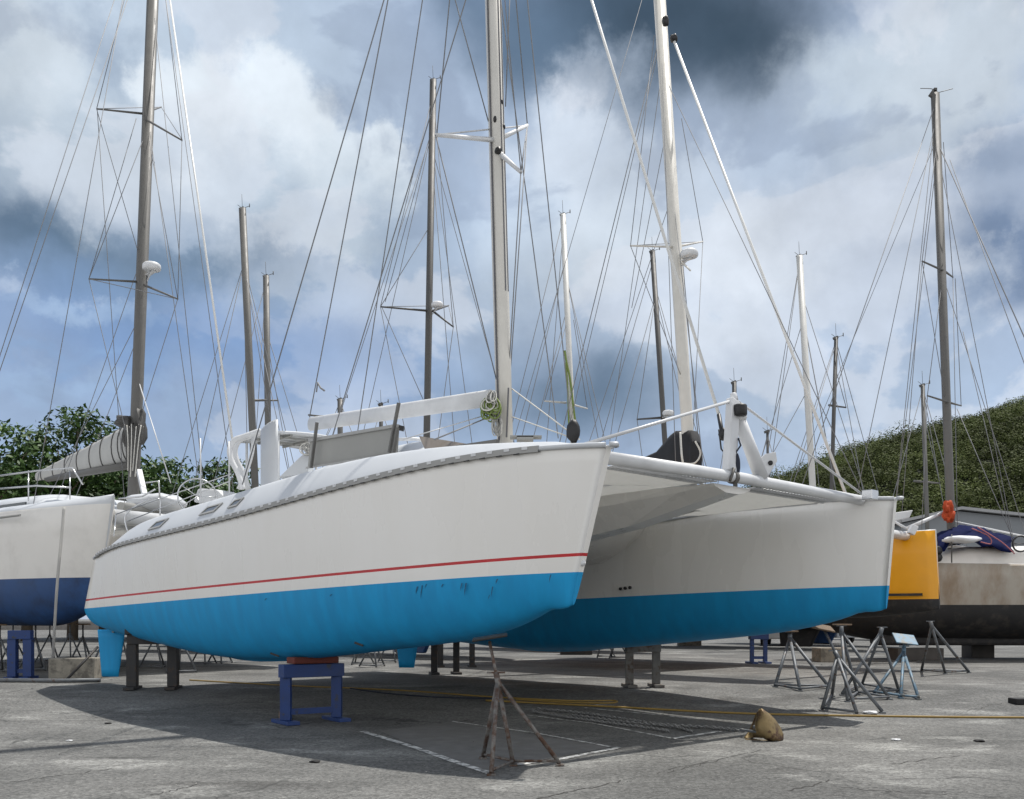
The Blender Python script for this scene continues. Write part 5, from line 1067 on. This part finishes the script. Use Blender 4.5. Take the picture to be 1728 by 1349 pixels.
# ---------------------------------------------------------------- warehouse
def warehouse():
    root = thing('warehouse', (38, 80, .2), 'long grey metal warehouse with a low gabled roof below the hill at right', 'warehouse')
    rf = mat('roof_sheet', (.30, .305, .31), .5, metal=.1, var=.1, vs=.6); wl = mat('metal_wall', (.20, .215, .23), .6, var=.08, vs=.5)
    Yf, Yb = 84, 120; xl, xr, xm = px(1520, 0, Yf).x, 64, px(1618, 0, Yf).x; zr = px(0, 863, Yf).z; zl = px(0, 884, Yf).z; zrr = zr - (xr - xm) * (zr - zl) / (xm - xl) * .5
    mb = MB(); mb.prism([(xl, Yf, .1), (xr, Yf, .1), (xr, Yf, zrr), (xm, Yf, zr), (xl, Yf, zl)], (0, Yb - Yf, 0)); mb.build('wall', wl, root)
    mb = MB()
    for a, b in (((xl - .6, zl - .05), (xm, zr + .1)), ((xm, zr + .1), (xr + .6, zrr + .05))):
        mb.prism([(a[0], Yf - .6, a[1]), (b[0], Yf - .6, b[1]), (b[0], Yf - .6, b[1] + .25), (a[0], Yf - .6, a[1] + .25)], (0, Yb - Yf + 1, 0))
    mb.build('roof', rf, root)
    mb = MB()
    for i in range(20): x = xl + 1 + i * 1.8; mb.bar((x, Yf - .03, .2), (x, Yf - .03, min(zl, zrr) - .3), .08, .05)
    mb.build('wall_rib', rf, root)
    mb = MB(); mb.box((xm + 3, Yf - .05, 2.4), (5, .1, 4.4)); mb.build('roller_door', rf, root)
warehouse()
def lowwall():
    mb = MB(); w = mat('yard_wall', (.18, .17, .16), .9, var=.2)
    mb.bar((-150, 118, .7), (150, 118, .7), .4, 1.1); mb.build('boundary_wall', w, label='long low grey wall closing the back of the yard', cat='wall')
lowwall()
# ---------------------------------------------------------------- trees
leafm = {}
def leafmat(name, a, b, ns=.55, sp=.3, lo=.75, hi=1.3):
    m = bpy.data.materials.new(name); m.use_nodes = True; N = m.node_tree.nodes; L = m.node_tree.links; p = N['Principled BSDF']
    g = N.new('ShaderNodeNewGeometry'); r = N.new('ShaderNodeMapRange'); L.new(g.outputs['Random Per Island'], r.inputs['Value'])
    mx = N.new('ShaderNodeMix'); mx.data_type = 'RGBA'; L.new(r.outputs[0], mx.inputs['Factor']); mx.inputs['A'].default_value = a + (1,); mx.inputs['B'].default_value = b + (1,)
    n = N.new('ShaderNodeTexNoise'); n.inputs['Scale'].default_value = ns; n.inputs['Detail'].default_value = 3; tc = N.new('ShaderNodeTexCoord'); L.new(tc.outputs['Object'], n.inputs['Vector'])
    r2 = N.new('ShaderNodeMapRange'); L.new(n.outputs['Fac'], r2.inputs['Value']); r2.inputs['From Min'].default_value = .35; r2.inputs['From Max'].default_value = .65; r2.inputs['To Min'].default_value = lo; r2.inputs['To Max'].default_value = hi
    sc = N.new('ShaderNodeVectorMath'); sc.operation = 'SCALE'; L.new(mx.outputs['Result'], sc.inputs[0]); L.new(r2.outputs[0], sc.inputs['Scale']); L.new(sc.outputs[0], p.inputs['Base Color']); p.inputs['Roughness'].default_value = .55
    p.inputs['Specular IOR Level'].default_value = sp
    return m
lm1 = leafmat('leaf_green', (.025, .06, .012), (.075, .14, .028)); lm2 = leafmat('leaf_dark', (.018, .045, .010), (.06, .11, .025)); bark = mat('bark', (.09, .07, .05), .9, var=.3, vs=5, bump=.5, bs=20)
def leafy(V, Fc, c, R, n, size, q, flat=1.0):
    for _ in range(n):
        d = Vector((q.gauss(0, 1), q.gauss(0, 1), q.gauss(0, 1))).normalized(); rr = q.random() ** .45
        p = Vector(c) + Vector((d.x * R[0] * rr, d.y * R[1] * rr, d.z * R[2] * rr))
        nrm = (d * .6 + Vector((q.gauss(0, .6), q.gauss(0, .6), .7 + q.gauss(0, .5)))).normalized(); a = nrm.cross(Vector((q.gauss(0, 1), q.gauss(0, 1), q.gauss(0, 1)))).normalized(); b = nrm.cross(a); s = size * q.uniform(.6, 1.4)
        o = len(V); V += [p - a * s, p - b * s * .45, p + a * s, p + b * s * .45]; Fc.append((o, o + 1, o + 2, o + 3))
def leafy2(V, Fc, c, R, n, size, q):
    for _ in range(n):
        d = Vector((q.gauss(0, 1), q.gauss(0, 1) - .4, abs(q.gauss(0, 1)))).normalized(); rr = .8 + .25 * q.random()
        p = Vector(c) + Vector((d.x * R[0] * rr, d.y * R[1] * rr, d.z * R[2] * rr))
        nrm = (d + Vector((q.gauss(0, .22), q.gauss(0, .22), .15 + q.gauss(0, .22)))).normalized(); a = nrm.cross(Vector((q.gauss(0, 1), q.gauss(0, 1), q.gauss(0, 1)))).normalized(); b = nrm.cross(a); s = size * q.uniform(.6, 1.5)
        o = len(V); V += [p - a * s, p - b * s * .7, p + a * s, p + b * s * .7]; Fc.append((o, o + 1, o + 2, o + 3))
def tree(x, Y, ztop, R, label, seed, m, size=.19, n=95, per=120):
    q = random.Random(seed); X = (x - CXP) / F * Y; root = thing('broadleaf_tree', (X, Y, .2), label, 'tree', 'trees behind the yard'); mb = MB()
    th = ztop * .45; mb.tube([(X, Y, .2), (X + .1, Y, th * .6), (X - .1, Y, th)], .35, 10, r2=.2)
    V, Fc = [], []
    for i in range(n):
        a = q.uniform(0, 6.28); rr = q.random() ** .5; hgt = q.random(); cz = th * .7 + (ztop - th * .7) * hgt * (1 - .35 * rr * rr) - .3
        c = Vector((X + math.cos(a) * rr * R, Y + math.sin(a) * rr * R * .8, cz)); w = q.uniform(.9, 1.7)
        leafy(V, Fc, c, (w * 1.25, w * 1.25, w * .5), per, size, q)
        if i % 3 == 0: mb.tube([(X, Y, th * q.uniform(.5, 1)), ((X + c.x) / 2, (Y + c.y) / 2, th + (c.z - th) * .5), c], .10, 6, r2=.02)
    mb.build('trunk', bark, root); mb = MB(); mb.v = V; mb.f = Fc; mb.m = [0] * len(Fc); mb.s = [False] * len(Fc); mb.build('crown', m, root)
T = [(-60, 58, 14.0, 6.5, 'tall dense green tree at the left edge of the photo', lm1), (45, 60, 14.0, 5.4, 'dense green tree at far left, beneath the hazy blue sky', lm2), (122, 62, 15.2, 4.6, 'tallest dark green tree, with an uneven top just left of the left grey mast', lm2),
     (175, 66, 13.4, 4.2, 'green tree behind the grey sail cover of the left catamaran', lm1), (275, 64, 12.2, 4.6, 'low green tree right of the left grey mast', lm1), (345, 62, 12.2, 4.6, 'low green tree behind the davits of the big catamaran', lm2), (402, 66, 11.6, 3.6, 'low green tree behind the raised daggerboard', lm1), (225, 70, 12.0, 4.6, 'green tree directly behind the left grey mast', lm2)]
for i, (x, Y, zt_, R, lb, m) in enumerate(T): tree(x, Y, zt_, R, lb, 20 + i, m)
# ---------------------------------------------------------------- hill
def hill():
    sil = [(1180, 860), (1300, 812), (1340, 804), (1400, 776), (1450, 760), (1530, 735), (1600, 718), (1650, 706), (1700, 690), (1728, 682), (1850, 655), (2100, 610), (2400, 600)]
    D0 = 330.0; sx = [(x - CXP) / F * D0 for x, y in sil]; sz = [EYE + (HOR - y) / F * D0 - 4.0 for x, y in sil]
    q = np.random.RandomState(4)
    def H(X, Y):
        # ridge profile is followed along sight lines at ridge distance
        k = D0 / Y if Y > 1 else 1
        r = np.interp(X * k, sx, sz); t = min(1, max(0, (Y - 150) / 180.)); s = t * t * (3 - 2 * t)
        back = 1 if Y < 345 else max(0, 1 - (Y - 345) / 200.)
        n = 2.2 * math.sin(X * .045 + Y * .03) * s + 1.4 * math.sin(X * .11 - Y * .07) * s
        return .1 + max(0, r) * (.12 * t + .88 * s ** 1.1) * back + n * (1 - t) * .8 * min(1, t * 4)
    xs = np.linspace(20, 560, 110); ys = np.linspace(150, 540, 80)
    mb = MB(); mb.grid([[(x, y, H(x, y)) for x in xs] for y in ys]); mb.build('hill', mat('hill_soil', (.018, .026, .01), .95, var=.3, vs=.05), kind='structure')
    lm = leafmat('hillside_leaves', (.036, .048, .016), (.068, .082, .027), .045, .03, .6, 1.6); V, Fc = [], []; g = random.Random(8)
    mats_i = []
    for k in range(4600):
        Y = 150 + 185 * g.random() ** .8; X = g.uniform(.20, .66) * Y
        z = H(X, Y)
        if z < .6: continue
        w = g.uniform(1.2, 3.4) * (1 if g.random() < .9 else 1.5); h = w * g.uniform(.65, 1.35); n = int(48 + 26 * w)
        leafy2(V, Fc, (X, Y, z + h * .4), (w, w, h), n, .26, g)
    mb = MB(); mb.v = V; mb.f = Fc; mb.m = [0] * len(Fc); mb.s = [False] * len(Fc)
    # bushier bright clumps near the foot
    mb.build('hillside_forest', lm, kind='stuff', label='dense green woodland covering the hillside at right', cat='woodland')
hill()
for o in list(bpy.data.objects):
    if 'org' in o: del o['org']
S.cycles.use_denoising = True
S.cycles.max_bounces = 6
